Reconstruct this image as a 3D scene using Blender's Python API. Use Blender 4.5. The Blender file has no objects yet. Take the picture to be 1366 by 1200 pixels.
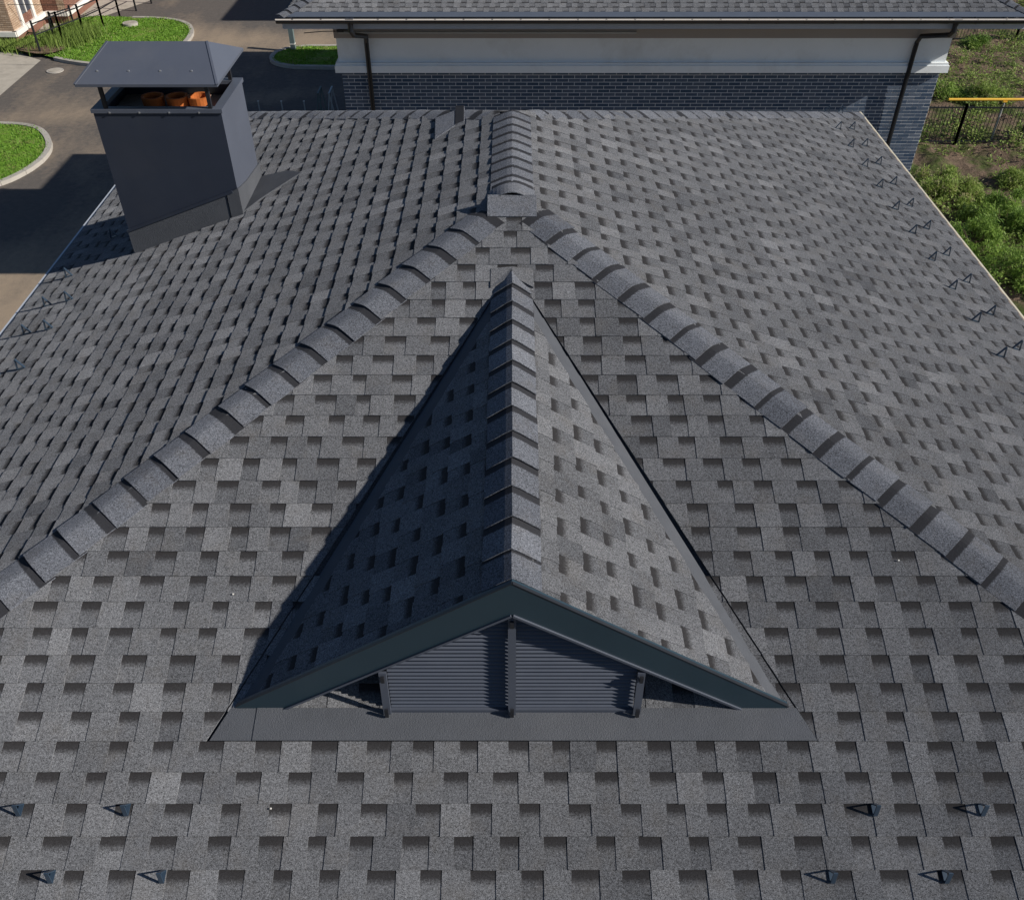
import bpy, math, random
import numpy as np
from mathutils import Vector, noise
random.seed(7)
C = bpy.context.scene.collection
R = math.radians

# ------------------------------------------------------------------ camera, light, exposure
ZO = 12.4                                   # camera height above the ground
cam_d = bpy.data.cameras.new('camera'); cam = bpy.data.objects.new('camera', cam_d); C.objects.link(cam)
cam.location = (0, 0, ZO); cam.rotation_euler = (R(90 - 42.0417), 0, 0)
cam_d.sensor_width = 36; cam_d.lens = 36 * 1204.34 / 1366; cam_d.shift_y = 50 / 1366
cam_d.clip_end = 3000; cam_d.clip_start = .05
bpy.context.scene.camera = cam
SUN_EL, SUN_AZ = 30.7, -14.5                # azimuth measured from +x
world = bpy.data.worlds.new('World'); bpy.context.scene.world = world; world.use_nodes = True
wn = world.node_tree.nodes; wl = world.node_tree.links
sky = wn.new('ShaderNodeTexSky'); sky.sky_type = 'NISHITA'; sky.sun_disc = False
sky.sun_elevation = R(SUN_EL); sky.sun_rotation = R(90 - SUN_AZ)
bg = wn['Background']; bg.inputs['Strength'].default_value = .058
sky.ozone_density = 4.5; sky.dust_density = .4
wl.new(sky.outputs[0], bg.inputs['Color'])
sd = bpy.data.lights.new('sun', 'SUN'); so = bpy.data.objects.new('sun', sd); C.objects.link(so)
sd.energy = 5.0; sd.angle = R(.53); sd.color = (1, .95, .87)
sv = Vector((math.cos(R(SUN_EL)) * math.cos(R(SUN_AZ)), math.cos(R(SUN_EL)) * math.sin(R(SUN_AZ)), math.sin(R(SUN_EL))))
so.rotation_euler = sv.to_track_quat('Z', 'Y').to_euler(); so.location = (20, -5, 30)
vs = bpy.context.scene.view_settings
vs.view_transform = 'Standard'; vs.look = 'None'; vs.gamma = 1; vs.use_curve_mapping = False; vs.exposure = 0.18
bpy.context.scene.cycles.use_denoising = True

# ------------------------------------------------------------------ materials
def mat(name, rough=.8, spec=.3, metal=0):
    m = bpy.data.materials.new(name); m.use_nodes = True
    nt = m.node_tree; b = nt.nodes['Principled BSDF']
    b.inputs['Roughness'].default_value = rough; b.inputs['Specular IOR Level'].default_value = spec
    b.inputs['Metallic'].default_value = metal
    return m, nt, b
def N(nt, t, **k):
    n = nt.nodes.new(t)
    for a, v in k.items(): setattr(n, a, v)
    return n
def mth(nt, op, a, b=None, c=None, clamp=False):
    n = N(nt, 'ShaderNodeMath', operation=op); n.use_clamp = clamp
    for i, v in enumerate((a, b, c)):
        if v is None: continue
        if isinstance(v, (int, float)): n.inputs[i].default_value = v
        else: nt.links.new(v, n.inputs[i])
    return n.outputs[0]
def ramp(nt, fac, stops):
    r = N(nt, 'ShaderNodeValToRGB'); e = r.color_ramp.elements
    while len(e) > 1: e.remove(e[0])
    e[0].position = stops[0][0]; c = stops[0][1]; e[0].color = (*c, 1) if len(c) == 3 else c
    for p, c in stops[1:]:
        x = e.new(p); x.color = (*c, 1)
    nt.links.new(fac, r.inputs[0]); return r.outputs[0]
def tex(nt, scale, detail=3, rough=.55, stretch=None, kind='noise'):
    g = N(nt, 'ShaderNodeNewGeometry'); src = g.outputs['Position']
    if stretch:
        mp = N(nt, 'ShaderNodeMapping'); mp.inputs['Scale'].default_value = stretch
        nt.links.new(src, mp.inputs[0]); src = mp.outputs[0]
    if kind == 'noise':
        t = N(nt, 'ShaderNodeTexNoise'); t.inputs['Detail'].default_value = detail; t.inputs['Roughness'].default_value = rough
        o = t.outputs[0]
    else:
        t = N(nt, 'ShaderNodeTexVoronoi'); o = t.outputs['Distance' if kind == 'vor' else 'Color']
    t.inputs['Scale'].default_value = scale
    nt.links.new(src, t.inputs['Vector']); return o
def mulc(nt, col, fac):
    n = N(nt, 'ShaderNodeVectorMath', operation='SCALE')
    if isinstance(col, tuple): n.inputs[0].default_value = col
    else: nt.links.new(col, n.inputs[0])
    nt.links.new(fac, n.inputs['Scale']); return n.outputs[0]
def mix(nt, f, a, b):
    n = N(nt, 'ShaderNodeMix', data_type='RGBA')
    if isinstance(f, (int, float)): n.inputs[0].default_value = f
    else: nt.links.new(f, n.inputs[0])
    for i, v in ((6, a), (7, b)):
        if isinstance(v, tuple): n.inputs[i].default_value = (*v, 1)
        else: nt.links.new(v, n.inputs[i])
    return n.outputs[2]
def bump(nt, b, h, strength, dist):
    n = N(nt, 'ShaderNodeBump'); n.inputs['Strength'].default_value = strength; n.inputs['Distance'].default_value = dist
    nt.links.new(h, n.inputs['Height']); nt.links.new(n.outputs[0], b.inputs['Normal'])

def shingle_mat(name, colA, colB, speck=1.0, bandcol=(.027, .025, .026), stops=((0, .95), (.25, .86), (.48, 0)), jit=.14):
    m, nt, b = mat(name, .93, .12)
    b.inputs['Diffuse Roughness'].default_value = .8
    at = N(nt, 'ShaderNodeAttribute', attribute_name='tint'); ba = N(nt, 'ShaderNodeAttribute', attribute_name='band')
    base = mix(nt, at.outputs['Fac'], colA, colB)
    # mineral granules: pale and dark grains
    g1 = tex(nt, 260, 2, .7); g2 = tex(nt, 95, 3, .7); g3 = tex(nt, 2.2, 4, .6)
    s = mth(nt, 'MULTIPLY_ADD', mth(nt, 'SUBTRACT', g1, .5), 4.2 * speck, 1.0)
    s = mth(nt, 'MULTIPLY_ADD', mth(nt, 'SUBTRACT', g2, .5), 2.2 * speck, s)
    s = mth(nt, 'MULTIPLY_ADD', mth(nt, 'SUBTRACT', g3, .5), .55, s)
    s = mth(nt, 'MAXIMUM', s, .25)
    pale = mth(nt, 'MULTIPLY', mth(nt, 'SUBTRACT', g1, .635, clamp=True), 4.5 * speck)
    col = mulc(nt, base, s)
    col = mix(nt, pale, col, (.42, .42, .44))
    hue = tex(nt, 7, 3, .6)
    col = mix(nt, mth(nt, 'MULTIPLY', mth(nt, 'SUBTRACT', hue, .5, clamp=True), .9), col, (.14, .12, .098))
    # printed dark band of the laminated shingle (granule colour, not shade)
    bn = mth(nt, 'MULTIPLY_ADD', mth(nt, 'SUBTRACT', g2, .5), jit, ba.outputs['Fac'])
    bm = ramp(nt, bn, [(p_, (v_,) * 3) for p_, v_ in stops])
    col = mix(nt, bm, col, bandcol)
    nt.links.new(col, b.inputs['Base Color'])
    bump(nt, b, g1, .55, .004)
    return m
M = {}
M['shingle'] = shingle_mat('shingle', (.088, .091, .100), (.198, .200, .210))
M['cap'] = shingle_mat('cap', (.100, .107, .126), (.166, .174, .196), 1.1, (.028, .028, .032), ((0, .94), (.20, .92), (.235, 0)), .05)
M['backing'] = shingle_mat('backing', (.065, .066, .072), (.095, .097, .105), .8)
def plain(name, col, rough, spec, var=.12, sc=9, metal=0, bscale=None, bst=.2, dirt=None, fine=60):
    m, nt, b = mat(name, rough, spec, metal)
    t = tex(nt, sc, 5, .6); f = tex(nt, fine, 3, .7)
    s = mth(nt, 'MULTIPLY_ADD', mth(nt, 'SUBTRACT', t, .5), var * 4, 1)
    s = mth(nt, 'MULTIPLY_ADD', mth(nt, 'SUBTRACT', f, .5), var * 2, s)
    c = mulc(nt, col, s)
    if dirt:
        d = tex(nt, sc * .35, 6, .7)
        c = mix(nt, mth(nt, 'MULTIPLY', mth(nt, 'SUBTRACT', d, .5, clamp=True), 2.2), c, dirt)
    nt.links.new(c, b.inputs['Base Color'])
    if bscale: bump(nt, b, tex(nt, bscale, 4, .6), bst, .01)
    rr = mth(nt, 'MULTIPLY_ADD', t, .2, rough - .1); nt.links.new(rr, b.inputs['Roughness'])
    return m
M['metal_navy'] = plain('metal_navy', (.028, .035, .054), .45, .45, .05, 2.5, bscale=3, bst=.25, dirt=(.045, .050, .062))  # chimney cladding darkened so the front face's shade sits in the colour
M['metal_navy_lit'] = plain('metal_navy_lit', (.080, .090, .118), .5, .45, .05, 2.5, bscale=3, bst=.25, dirt=(.11, .115, .13))  # lighter copy of the cladding: sunlight on cowl and side painted in
M['metal_teal'] = plain('metal_teal', (.020, .040, .056), .36, .5, .05, 3, bscale=5, bst=.15)
M['metal_slat'] = plain('metal_slat', (.070, .080, .105), .45, .4, .05, 6)
M['metal_dark'] = plain('metal_dark', (.016, .017, .021), .4, .5, .1, 8)
M['guard'] = plain('guard', (.030, .050, .078), .35, .5, .1, 8)
M['felt'] = plain('felt', (.085, .090, .102), .9, .15, .12, 6, bscale=160, bst=.5, dirt=(.115, .118, .128), fine=150)
M['black'] = plain('black', (.006, .006, .007), .95, .05)
M['screw'] = plain('screw', (.55, .56, .58), .3, .6, .05, 40, metal=.7)
M['clay'] = plain('clay', (.44, .125, .03), .8, .25, .2, 12)
M['concrete'] = plain('concrete', (.42, .38, .32), .9, .2, .12, 3, bscale=50, bst=.4, dirt=(.2, .18, .15))
M['kerb'] = plain('kerb', (.40, .37, .33), .9, .2, .12, 2, bscale=40, bst=.4, dirt=(.2, .18, .15))
M['drip_cream'] = plain('drip_cream', (.66, .60, .46), .5, .4, .06, 4)
M['drip_brown'] = plain('drip_brown', (.26, .20, .16), .7, .3, .1, 5)
M['drip_pale'] = plain('drip_pale', (.42, .45, .50), .45, .4, .06, 4)
M['render_white'] = plain('render_white', (.80, .84, .86), .85, .25, .035, 1.4, bscale=60, bst=.15, dirt=(.5, .49, .46))
M['render_taupe'] = plain('render_taupe', (.34, .31, .29), .85, .25, .05, 1.4)
M['mortar'] = plain('mortar', (.62, .63, .64), .95, .1, .1, 12, fine=80)
M['gutter'] = plain('gutter', (.007, .009, .013), .35, .5, .08, 5)
M['gutter_lit'] = plain('gutter_lit', (.62, .56, .50), .35, .5, .06, 3)  # pale tone paints the bright sunlit inside of the black gutter
M['drip_metal'] = plain('drip_metal', (.085, .10, .13), .4, .5, .05, 3)
M['yellow'] = plain('yellow', (.80, .47, .05), .5, .4, .08, 5)
M['galv'] = plain('galv', (.38, .39, .39), .5, .5, .1, 8)
M['post_grey'] = plain('post_grey', (.12, .16, .16), .6, .4, .1, 6)
M['glass'] = plain('glass', (.05, .06, .08), .1, .8, .05, 3)
M['white_trim'] = plain('white_trim', (.74, .71, .66), .7, .3, .06, 3)
M['trunk'] = plain('trunk', (.10, .075, .05), .9, .2, .2, 12)
M['cable'] = plain('cable', (.02, .02, .02), .6, .3)
def brickmat(name, a, c2):
    m, nt, b = mat(name, .75, .3)
    at = N(nt, 'ShaderNodeAttribute', attribute_name='tint')
    c = mix(nt, at.outputs['Fac'], a, c2)
    f = tex(nt, 45, 4, .7)
    c = mulc(nt, c, mth(nt, 'MULTIPLY_ADD', mth(nt, 'SUBTRACT', f, .5), 1.2, 1))
    nt.links.new(c, b.inputs['Base Color']); bump(nt, b, f, .4, .004)
    return m
M['brick_slate'] = brickmat('brick_slate', (.034, .062, .110), (.095, .122, .170))
M['brick_red'] = brickmat('brick_red', (.16, .075, .055), (.24, .12, .085))
M['brick_beige'] = brickmat('brick_beige', (.36, .25, .17), (.48, .36, .26))
def asphalt():
    m, nt, b = mat('asphalt', .9, .2)
    at = N(nt, 'ShaderNodeAttribute', attribute_name='dust')
    n1 = tex(nt, .35, 6, .65, (1, .35, 1)); n2 = tex(nt, 5, 5, .7); n3 = tex(nt, 45, 3, .7)
    base = mix(nt, n2, (.075, .069, .065), (.160, .138, .120))
    d = mth(nt, 'ADD', at.outputs['Fac'], mth(nt, 'MULTIPLY', mth(nt, 'SUBTRACT', n1, .5), 2.7))
    d = mth(nt, 'ADD', d, mth(nt, 'MULTIPLY', mth(nt, 'SUBTRACT', n2, .5), .7), clamp=True)
    c = mix(nt, d, base, (.30, .235, .170))
    c = mulc(nt, c, mth(nt, 'MULTIPLY_ADD', mth(nt, 'SUBTRACT', n3, .5), 1.3, 1))
    nt.links.new(c, b.inputs['Base Color']); bump(nt, b, n3, .5, .02)
    return m
M['asphalt'] = asphalt()
def soilmat(name, a, b2, c3, s=1.2):
    m, nt, b = mat(name, .95, .1)
    n1 = tex(nt, s, 6, .65); n2 = tex(nt, 14, 5, .75)
    c = mix(nt, n2, a, b2)
    c = mix(nt, ramp(nt, n1, [(.46, (0, 0, 0)), (.60, (1, 1, 1))]), c, c3)
    c = mulc(nt, c, mth(nt, 'MULTIPLY_ADD', mth(nt, 'SUBTRACT', n2, .5), 1.6, 1))
    nt.links.new(c, b.inputs['Base Color']); bump(nt, b, n2, .9, .08)
    return m
M['soil'] = soilmat('soil', (.085, .058, .042), (.24, .175, .125), (.075, .095, .03), 1.1)
M['dirt'] = soilmat('dirt', (.15, .10, .07), (.26, .18, .13), (.12, .10, .05), 2.5)
M['lawn_soil'] = soilmat('lawn_soil', (.11, .22, .025), (.19, .34, .04), (.22, .27, .07), 1.4)
def leafmat(name, a, b2, dry=(.30, .27, .13)):
    m, nt, b = mat(name, .6, .3)
    at = N(nt, 'ShaderNodeAttribute', attribute_name='tint')
    c = mix(nt, ramp(nt, at.outputs['Fac'], [(0, (0,) * 3), (.92, (1,) * 3)]), a, b2)
    c = mix(nt, ramp(nt, at.outputs['Fac'], [(.93, (0,) * 3), (.97, (1,) * 3)]), c, dry)
    nt.links.new(c, b.inputs['Base Color'])
    t = N(nt, 'ShaderNodeBsdfTranslucent'); nt.links.new(c, t.inputs[0])
    ms = N(nt, 'ShaderNodeMixShader'); ms.inputs[0].default_value = .3
    nt.links.new(b.outputs[0], ms.inputs[1]); nt.links.new(t.outputs[0], ms.inputs[2])
    nt.links.new(ms.outputs[0], nt.nodes['Material Output'].inputs[0])
    return m
M['grass'] = leafmat('grass', (.10, .22, .024), (.23, .40, .05))
M['weed'] = leafmat('weed', (.11, .18, .035), (.33, .43, .10), (.42, .38, .2))
M['bushleaf'] = leafmat('bushleaf', (.10, .19, .03), (.32, .46, .09))

# ------------------------------------------------------------------ mesh builder
class MB:
    def __init__(s): s.V = []; s.F = []; s.m = []; s.t = []; s.b = []
    def face(s, pts, m=0, tint=.5, band=None):
        i = len(s.V); s.V += [tuple(p) for p in pts]; s.F.append(tuple(range(i, i + len(pts))))
        s.m.append(m); s.t.append(tint); s.b += list(band) if band is not None else [1.0] * len(pts)
    def prism(s, top, bot, m=0, tint=.5, band=None, skip=(), mside=None, under=False):
        s.face(top, m, tint, band)
        n = len(top)
        for i in range(n):
            if i in skip: continue
            j = (i + 1) % n
            s.face([top[i], bot[i], bot[j], top[j]], m if mside is None else mside, tint)
        if under: s.face(bot[::-1], m, tint)
    def box(s, c, size, m=0, tint=.5, rz=0, axes=None):
        if axes is None:
            ca, sa = math.cos(rz), math.sin(rz); axes = (Vector((ca, sa, 0)), Vector((-sa, ca, 0)), Vector((0, 0, 1)))
        c = Vector(c); X, Y, Z = [Vector(a) * (d / 2) for a, d in zip(axes, size)]
        P = [c + X * a + Y * b + Z * d for d in (-1, 1) for a, b in ((-1, -1), (1, -1), (1, 1), (-1, 1))]
        for f in ((0, 3, 2, 1), (4, 5, 6, 7), (0, 1, 5, 4), (1, 2, 6, 5), (2, 3, 7, 6), (3, 0, 4, 7)):
            s.face([P[i] for i in f], m, tint)
    def bar(s, a, b, w, h, m=0, up=(0, 0, 1), tint=.5):
        a = Vector(a); b = Vector(b); d = b - a; L = d.length; d.normalize()
        X = d.cross(Vector(up)); X = X.normalized() if X.length > 1e-5 else Vector((1, 0, 0)); Y = X.cross(d)
        s.box((a + b) / 2, (L, w, h), m, tint, axes=(d, X, Y))
    def tube(s, pts, r, n=8, m=0, tint=.5, r2=None, caps=True):
        pts = [Vector(p) for p in pts]; rings = []
        for k, p in enumerate(pts):
            d = (pts[min(k + 1, len(pts) - 1)] - pts[max(k - 1, 0)]).normalized()
            X = d.cross(Vector((0, 0, 1))); X = X.normalized() if X.length > 1e-4 else Vector((1, 0, 0)); Y = d.cross(X)
            rr = r if r2 is None else r + (r2 - r) * k / (len(pts) - 1)
            rings.append([p + X * rr * math.cos(2 * math.pi * i / n) + Y * rr * math.sin(2 * math.pi * i / n) for i in range(n)])
        for a, b in zip(rings, rings[1:]):
            for i in range(n): s.face([a[i], a[(i + 1) % n], b[(i + 1) % n], b[i]], m, tint)
        if caps: s.face(rings[0][::-1], m, tint); s.face(rings[-1], m, tint)
    def mesh(s, name, mats, origin=(0, 0, 0), zo=True):
        me = bpy.data.meshes.new(name)
        o = Vector(origin); dz = ZO if zo else 0
        me.from_pydata([(v[0] - o.x, v[1] - o.y, v[2] + dz - o.z) for v in s.V], [], s.F)
        for k in mats: me.materials.append(M[k])
        me.polygons.foreach_set('material_index', s.m)
        a = me.attributes.new('tint', 'FLOAT', 'FACE'); a.data.foreach_set('value', s.t)
        a = me.attributes.new('band', 'FLOAT', 'CORNER'); a.data.foreach_set('value', s.b)
        me.update(); return me
ROOTLOC = {}
def empty(name, loc, label=None, cat=None, group=None, kind=None):
    o = bpy.data.objects.new(name, None); C.objects.link(o); o.location = loc; o.empty_display_size = .2
    if label: o['label'] = label
    if cat: o['category'] = cat
    if group: o['group'] = group
    if kind: o['kind'] = kind
    ROOTLOC[o.name] = Vector(loc); return o
def wloc(o):
    v = Vector((0, 0, 0))
    while o: v = v + o.location; o = o.parent
    return v
def put(name, mb, mats, parent=None, label=None, cat=None, group=None, kind=None, zo=True, center=True, smooth=False):
    """link a builder's shapes as one object whose origin sits at the middle of the shapes"""
    if isinstance(mats, str): mats = [mats]
    a = np.array(mb.V); c = (a.min(0) + a.max(0)) / 2; c[2] = a[:, 2].min()
    org = Vector(c) + Vector((0, 0, ZO if zo else 0)) if center else Vector((0, 0, 0))
    me = mb.mesh(name, mats, org, zo)
    if smooth: me.polygons.foreach_set('use_smooth', [True] * len(me.polygons))
    o = bpy.data.objects.new(name, me); C.objects.link(o)
    if parent: o.parent = parent; o.location = org - wloc(parent)
    else: o.location = org
    if label: o['label'] = label
    if cat: o['category'] = cat
    if group: o['group'] = group
    if kind: o['kind'] = kind
    return o

# ------------------------------------------------------------------ clipping
def clip(poly, a, b, c):
    """keep a*u+b*s <= c"""
    out = []
    for i in range(len(poly)):
        p, q = poly[i], poly[(i + 1) % len(poly)]
        dp, dq = a * p[0] + b * p[1] - c, a * q[0] + b * q[1] - c
        if dp <= 0: out.append(p)
        if (dp < 0 < dq) or (dq < 0 < dp):
            t = dp / (dp - dq); out.append((p[0] + (q[0] - p[0]) * t, p[1] + (q[1] - p[1]) * t))
    return out
def clipall(poly, planes):
    for pl in planes:
        if len(poly) < 3: return []
        poly = clip(poly, *pl)
    if len(poly) < 3: return []
    ar = sum(poly[i][0] * poly[(i + 1) % len(poly)][1] - poly[(i + 1) % len(poly)][0] * poly[i][1] for i in range(len(poly))) / 2
    return poly if abs(ar) > 2e-5 else []

# ------------------------------------------------------------------ main roof numbers (camera frame: eye at the origin)
EXP = .143; PT = .3575; CP = 1 / math.sqrt(1 + PT * PT); SP = PT * CP
HR, Y1, Y2, WR, WL = 2.604, 5.816, 7.384, 4.466, 4.294
WB = 4.38
f_ = 1204.34; th = R(42.0417); cth, sth = math.cos(th), math.sin(th)
def project(P):
    fw = P[1] * cth - P[2] * sth
    return 683 + f_ * P[0] / fw, 650 - f_ * (P[1] * sth + P[2] * cth) / fw, fw
class Slope:
    def __init__(s, O, U, S, N_): s.O, s.U, s.S, s.N = Vector(O), Vector(U).normalized(), Vector(S).normalized(), Vector(N_).normalized()
    def at(s, u, v, h=0): return s.O + s.U * u + s.S * v + s.N * h
front = Slope((0, Y1, -HR), (1, 0, 0), (0, -CP, -SP), (0, -SP, CP))
right = Slope((0, 0, -HR), (0, 1, 0), (CP, 0, -SP), (SP, 0, CP))
left = Slope((0, 0, -HR), (0, 1, 0), (-CP, 0, -SP), (-SP, 0, CP))
back = Slope((0, Y2, -HR), (-1, 0, 0), (0, CP, -SP), (0, SP, CP))

HB = -.004
def teeth_row(rng, ua, ub):
    """alternating (u0,u1,is_tooth)"""
    out = []; u = ua - rng.uniform(0, .25); k = 0
    while u < ub:
        w = rng.uniform(.098, .150) if k % 2 == 0 else rng.uniform(.082, .132)
        out.append((u, u + w, k % 2 == 0)); u += w; k += 1
    return out
def orient(poly, flip):
    ar = sum(poly[i][0] * poly[(i + 1) % len(poly)][1] - poly[(i + 1) % len(poly)][0] * poly[i][1] for i in range(len(poly)))
    return poly[::-1] if (ar > 0) != flip else poly
tabs = []                                    # (projected area, slope, poly, s_top, jitter, tint, owner)
def tab_builder(sl, poly, st, jt, tint, thick):
    mb = MB(); flip = sl.flip
    poly = orient(poly, flip)
    jr = random.Random(int(abs(st * 1e4) + abs(poly[0][0]) * 1e5)); sj = jr.uniform(-.0004, .0022)
    poly = [(u, s + (sj if s > st + EXP * .5 else 0)) for u, s in poly]
    top, bot = [], []
    for u, s in poly:
        t = (s - st) / EXP
        hb = .0005 + .0062 * t
        top.append(sl.at(u, s, hb + thick + jt)); bot.append(sl.at(u, s, hb - .0012))
    mb.prism(top, bot, 0, tint, None)
    return mb
def shade(rng):
    r = rng.random()
    return min(1, max(0, rng.gauss(.44, .15) if r < .85 else rng.uniform(.5, .9)))
def courses(sl, rows, urange, planesets, parent, owner, seed, cutoff=None, build_tabs=True, phase=None):
    """one strip object per course and a list of laminated tabs on top of it"""
    rng = random.Random(seed)
    for i in rows:
        st, sb = sl.s0 + EXP * (i - 1), sl.s0 + EXP * i
        st_c = max(st, 0.0)
        ua, ub = urange(sb)
        segs = teeth_row(rng, ua, ub)
        for planes in planesets(i, st, sb):
            mb = MB()
            for (u0, u1, tooth) in segs:
                sk = rng.uniform(-.006, .006)
                base = clipall([(u0, st_c), (u1, st_c), (u1, sb), (u0, sb)], planes)
                if base:
                    base = orient(base, sl.flip); tn = shade(rng) * .8
                    top = [sl.at(u, s, .0005 + .0062 * (s - st) / EXP) for u, s in base]
                    bot = [sl.at(u, s, HB) for u, s in base]
                    bd = [min(1, max(0, (s - st) / EXP)) if not tooth else 1.0 for u, s in base]
                    mb.prism(top, bot, 0, tn, bd)
                if tooth and build_tabs:
                    p = clipall([(u0, st_c + .0005), (u1, st_c + .0005), (u1 + sk, sb + .0012), (u0 + sk * .4, sb + .0012)], planes)
                    if p:
                        cen = sl.at(sum(q[0] for q in p) / len(p), sum(q[1] for q in p) / len(p))
                        pp = [project(sl.at(u, s)) for u, s in p]
                        area = abs(sum(pp[k][0] * pp[(k + 1) % len(pp)][1] - pp[(k + 1) % len(pp)][0] * pp[k][1] for k in range(len(pp)))) / 2
                        cx, cy, fw = project(cen)
                        if fw < .3 or not (-5 < cx < 1371 and -5 < cy < 1205): area = 0
                        if owner == 'main' and sl is front and abs(cen.x) < .525 * (5.0 - cen.y) and cen.y > 2.62: area = 0
                        tabs.append((area, sl, p, st, rng.uniform(-.0006, .0008), shade(rng), parent, .0031))
            if mb.F: put('shingle_course', mb, 'shingle', parent)

# ------------------------------------------------------------------ the house with the shingled hip roof
house = empty('house', (0, 6.6, 0), 'house under the large grey hip roof with triangular dormer and boxed chimney in the foreground', 'house')
mb = MB()
zc = -HR - .02                                # roof deck just under the shingles
P1, P2 = (0, Y1, zc), (0, Y2, zc)
ez = lambda w: zc - PT * w
cFR, cFL = (WR, Y1 - WR, ez(WR)), (-WL, Y1 - WL, ez(WL)); cBR, cBL = (WR, Y2 + WR, ez(WR)), (-WL, Y2 + WL, ez(WL))
mb.face([cFL, cFR, P1]); mb.face([cFR, cBR, P2, P1]); mb.face([cBR, cBL, P2]); mb.face([cBL, cFL, P1, P2])
lo = lambda p: (p[0], p[1], p[2] - .12)
loop = [cFR, cBR, cBL, cFL]
for a, b in zip(loop, loop[1:] + loop[:1]): mb.face([a, lo(a), lo(b), b], 1)
mb.face([lo(p) for p in (cFL, cBL, cBR, cFR)], 1)
roof = put('roof', mb, ['backing', 'metal_dark'], house)
mb = MB()
x0, x1, y0, y1w = -WL + .45, WR - .45, Y1 - WR + .5, Y2 + WR - .5; zt = -4.36
for a, b in (((x0, y0), (x1, y0)), ((x1, y0), (x1, y1w)), ((x1, y1w), (x0, y1w)), ((x0, y1w), (x0, y0))):
    mb.face([(a[0], a[1], -ZO), (b[0], b[1], -ZO), (b[0], b[1], zt), (a[0], a[1], zt)], 0, .3)
put('wall', mb, 'brick_slate', house)

front.s0, right.s0, left.s0, back.s0 = .183, .06, .11, .1
front.flip, right.flip, left.flip, back.flip = False, True, False, False
# orientation of a polygon in (u,s): decide by testing the normal
for sl in (front, right, left, back):
    n = sl.U.cross(sl.S)
    sl.flip = n.dot(sl.N) > 0
VX, VS = .525, 5.22                          # valley cut: |x| = VX*(VS - y)
def fplanes(i, st, sb):
    hipl = [(1, -CP, 0), (-1, -CP, 0)]        # |u| <= s*CP
    ytop, ybot = Y1 - st * CP, Y1 - sb * CP
    if i > 24 or ytop < 2.35 or ybot > VS - .04: return [hipl]
    # right of the cut: u >= VX*(VS - (Y1 - s*CP))  ->  -u + VX*CP*s <= VX*(Y1-VS)
    A = hipl + [(-1, VX * CP, VX * (Y1 - VS)), (-1, 0, 0)]; B = hipl + [(1, VX * CP, VX * (Y1 - VS)), (1, 0, 0)]
    sets = [A, B]
    if 19 <= i <= 23: sets.append([(1, -VX * CP, -VX * (Y1 - VS) - .01), (-1, -VX * CP, -VX * (Y1 - VS) - .01)])
    return sets
courses(front, range(0, 32), lambda sb: (-sb * CP, sb * CP), fplanes, roof, 'main', 11)
def splanes(w):
    def fn(i, st, sb):
        return [[(-1, -CP, -Y1), (1, -CP, Y2), (0, 1, w / CP + .012)]]
    return fn
courses(right, range(1, 34), lambda sb: (Y1 - sb * CP, Y2 + sb * CP), splanes(WR), roof, 'main', 23)
courses(left, range(1, 32), lambda sb: (Y1 - sb * CP, Y2 + sb * CP), splanes(WL), roof, 'main', 37)
courses(back, range(1, 33), lambda sb: (-sb * CP, sb * CP), lambda i, st, sb: [[(1, -CP, 0), (-1, -CP, 0)]], roof, 'main', 41, build_tabs=False)

# ------------------------------------------------------------------ hip and ridge caps
def cap(parent, c0, c1, L1, L2, w, up, h0=.012, h1=.026, r=.05, tint=.5, band0=0.0, name='ridge_cap', lift=0, na=8, bandlen=.30, expo=.21, matn='cap', w0=None):
    """one bent cap shingle: c0 upper end, c1 lower (exposed) end"""
    c0, c1, L1, L2, up = Vector(c0), Vector(c1), Vector(L1), Vector(L2), Vector(up)
    m = (L1 + L2) / 2; dl = (L1 - L2) / 2; mb = MB(); rows = []
    L = (c1 - c0).length
    for k in range(4):
        t = k / 3; row = []
        for j in range(na + 1):
            a = -1 + 2 * j / na; aw = a * w
            drop = w * (math.sqrt(aw * aw + r * r) - r) / (math.sqrt(w * w + r * r) - r)
            h = h0 + (h1 - h0) * t + lift * t * (1 - a * a)
            row.append(c0.lerp(c1, t) + dl * aw + m * drop + up * h)
        rows.append(row)
    th_ = .006
    for k in range(3):
        for j in range(na):
            ba = []
            for kk in (k, k, k + 1, k + 1):
                d = (kk / 3) * L
                ba.append((d - (L - expo)) / expo)
            mb.face([rows[k][j], rows[k][j + 1], rows[k + 1][j + 1], rows[k + 1][j]], 0, tint, ba)
    low = [p - up * th_ for p in rows[3]]
    for j in range(na):
        mb.face([rows[3][j], rows[3][j + 1], low[j + 1], low[j]], 0, tint * .5)
    for j, sgn in ((0, 1), (na, -1)):
        for k in range(3):
            a, b = rows[k][j], rows[k + 1][j]
            q = [a, b, b - up * th_, a - up * th_]
            mb.face(q if sgn > 0 else q[::-1], 0, tint * .5)
    for k in range(3):
        for j in range(na):
            mb.face([rows[k][j] - up * th_, rows[k + 1][j] - up * th_, rows[k + 1][j + 1] - up * th_, rows[k][j + 1] - up * th_], 0, tint * .4)
    if (rows[1][0] - rows[0][0]).cross(rows[0][1] - rows[0][0]).dot(up) > 0:
        mb.F = [f[::-1] for f in mb.F]
        # corner order of the band values follows the flipped faces
        nb, i = [], 0
        for f in mb.F: nb += mb.b[i:i + len(f)][::-1]; i += len(f)
        mb.b = nb
    return put(name, mb, matn, parent)
def perp(slope, d, side):
    """in-slope direction square to the hip d, pointing away from it on the given side"""
    v = d.cross(slope.N).normalized()
    if v.dot(slope.S) < 0: v = -v
    return v
crng = random.Random(5)
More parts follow.
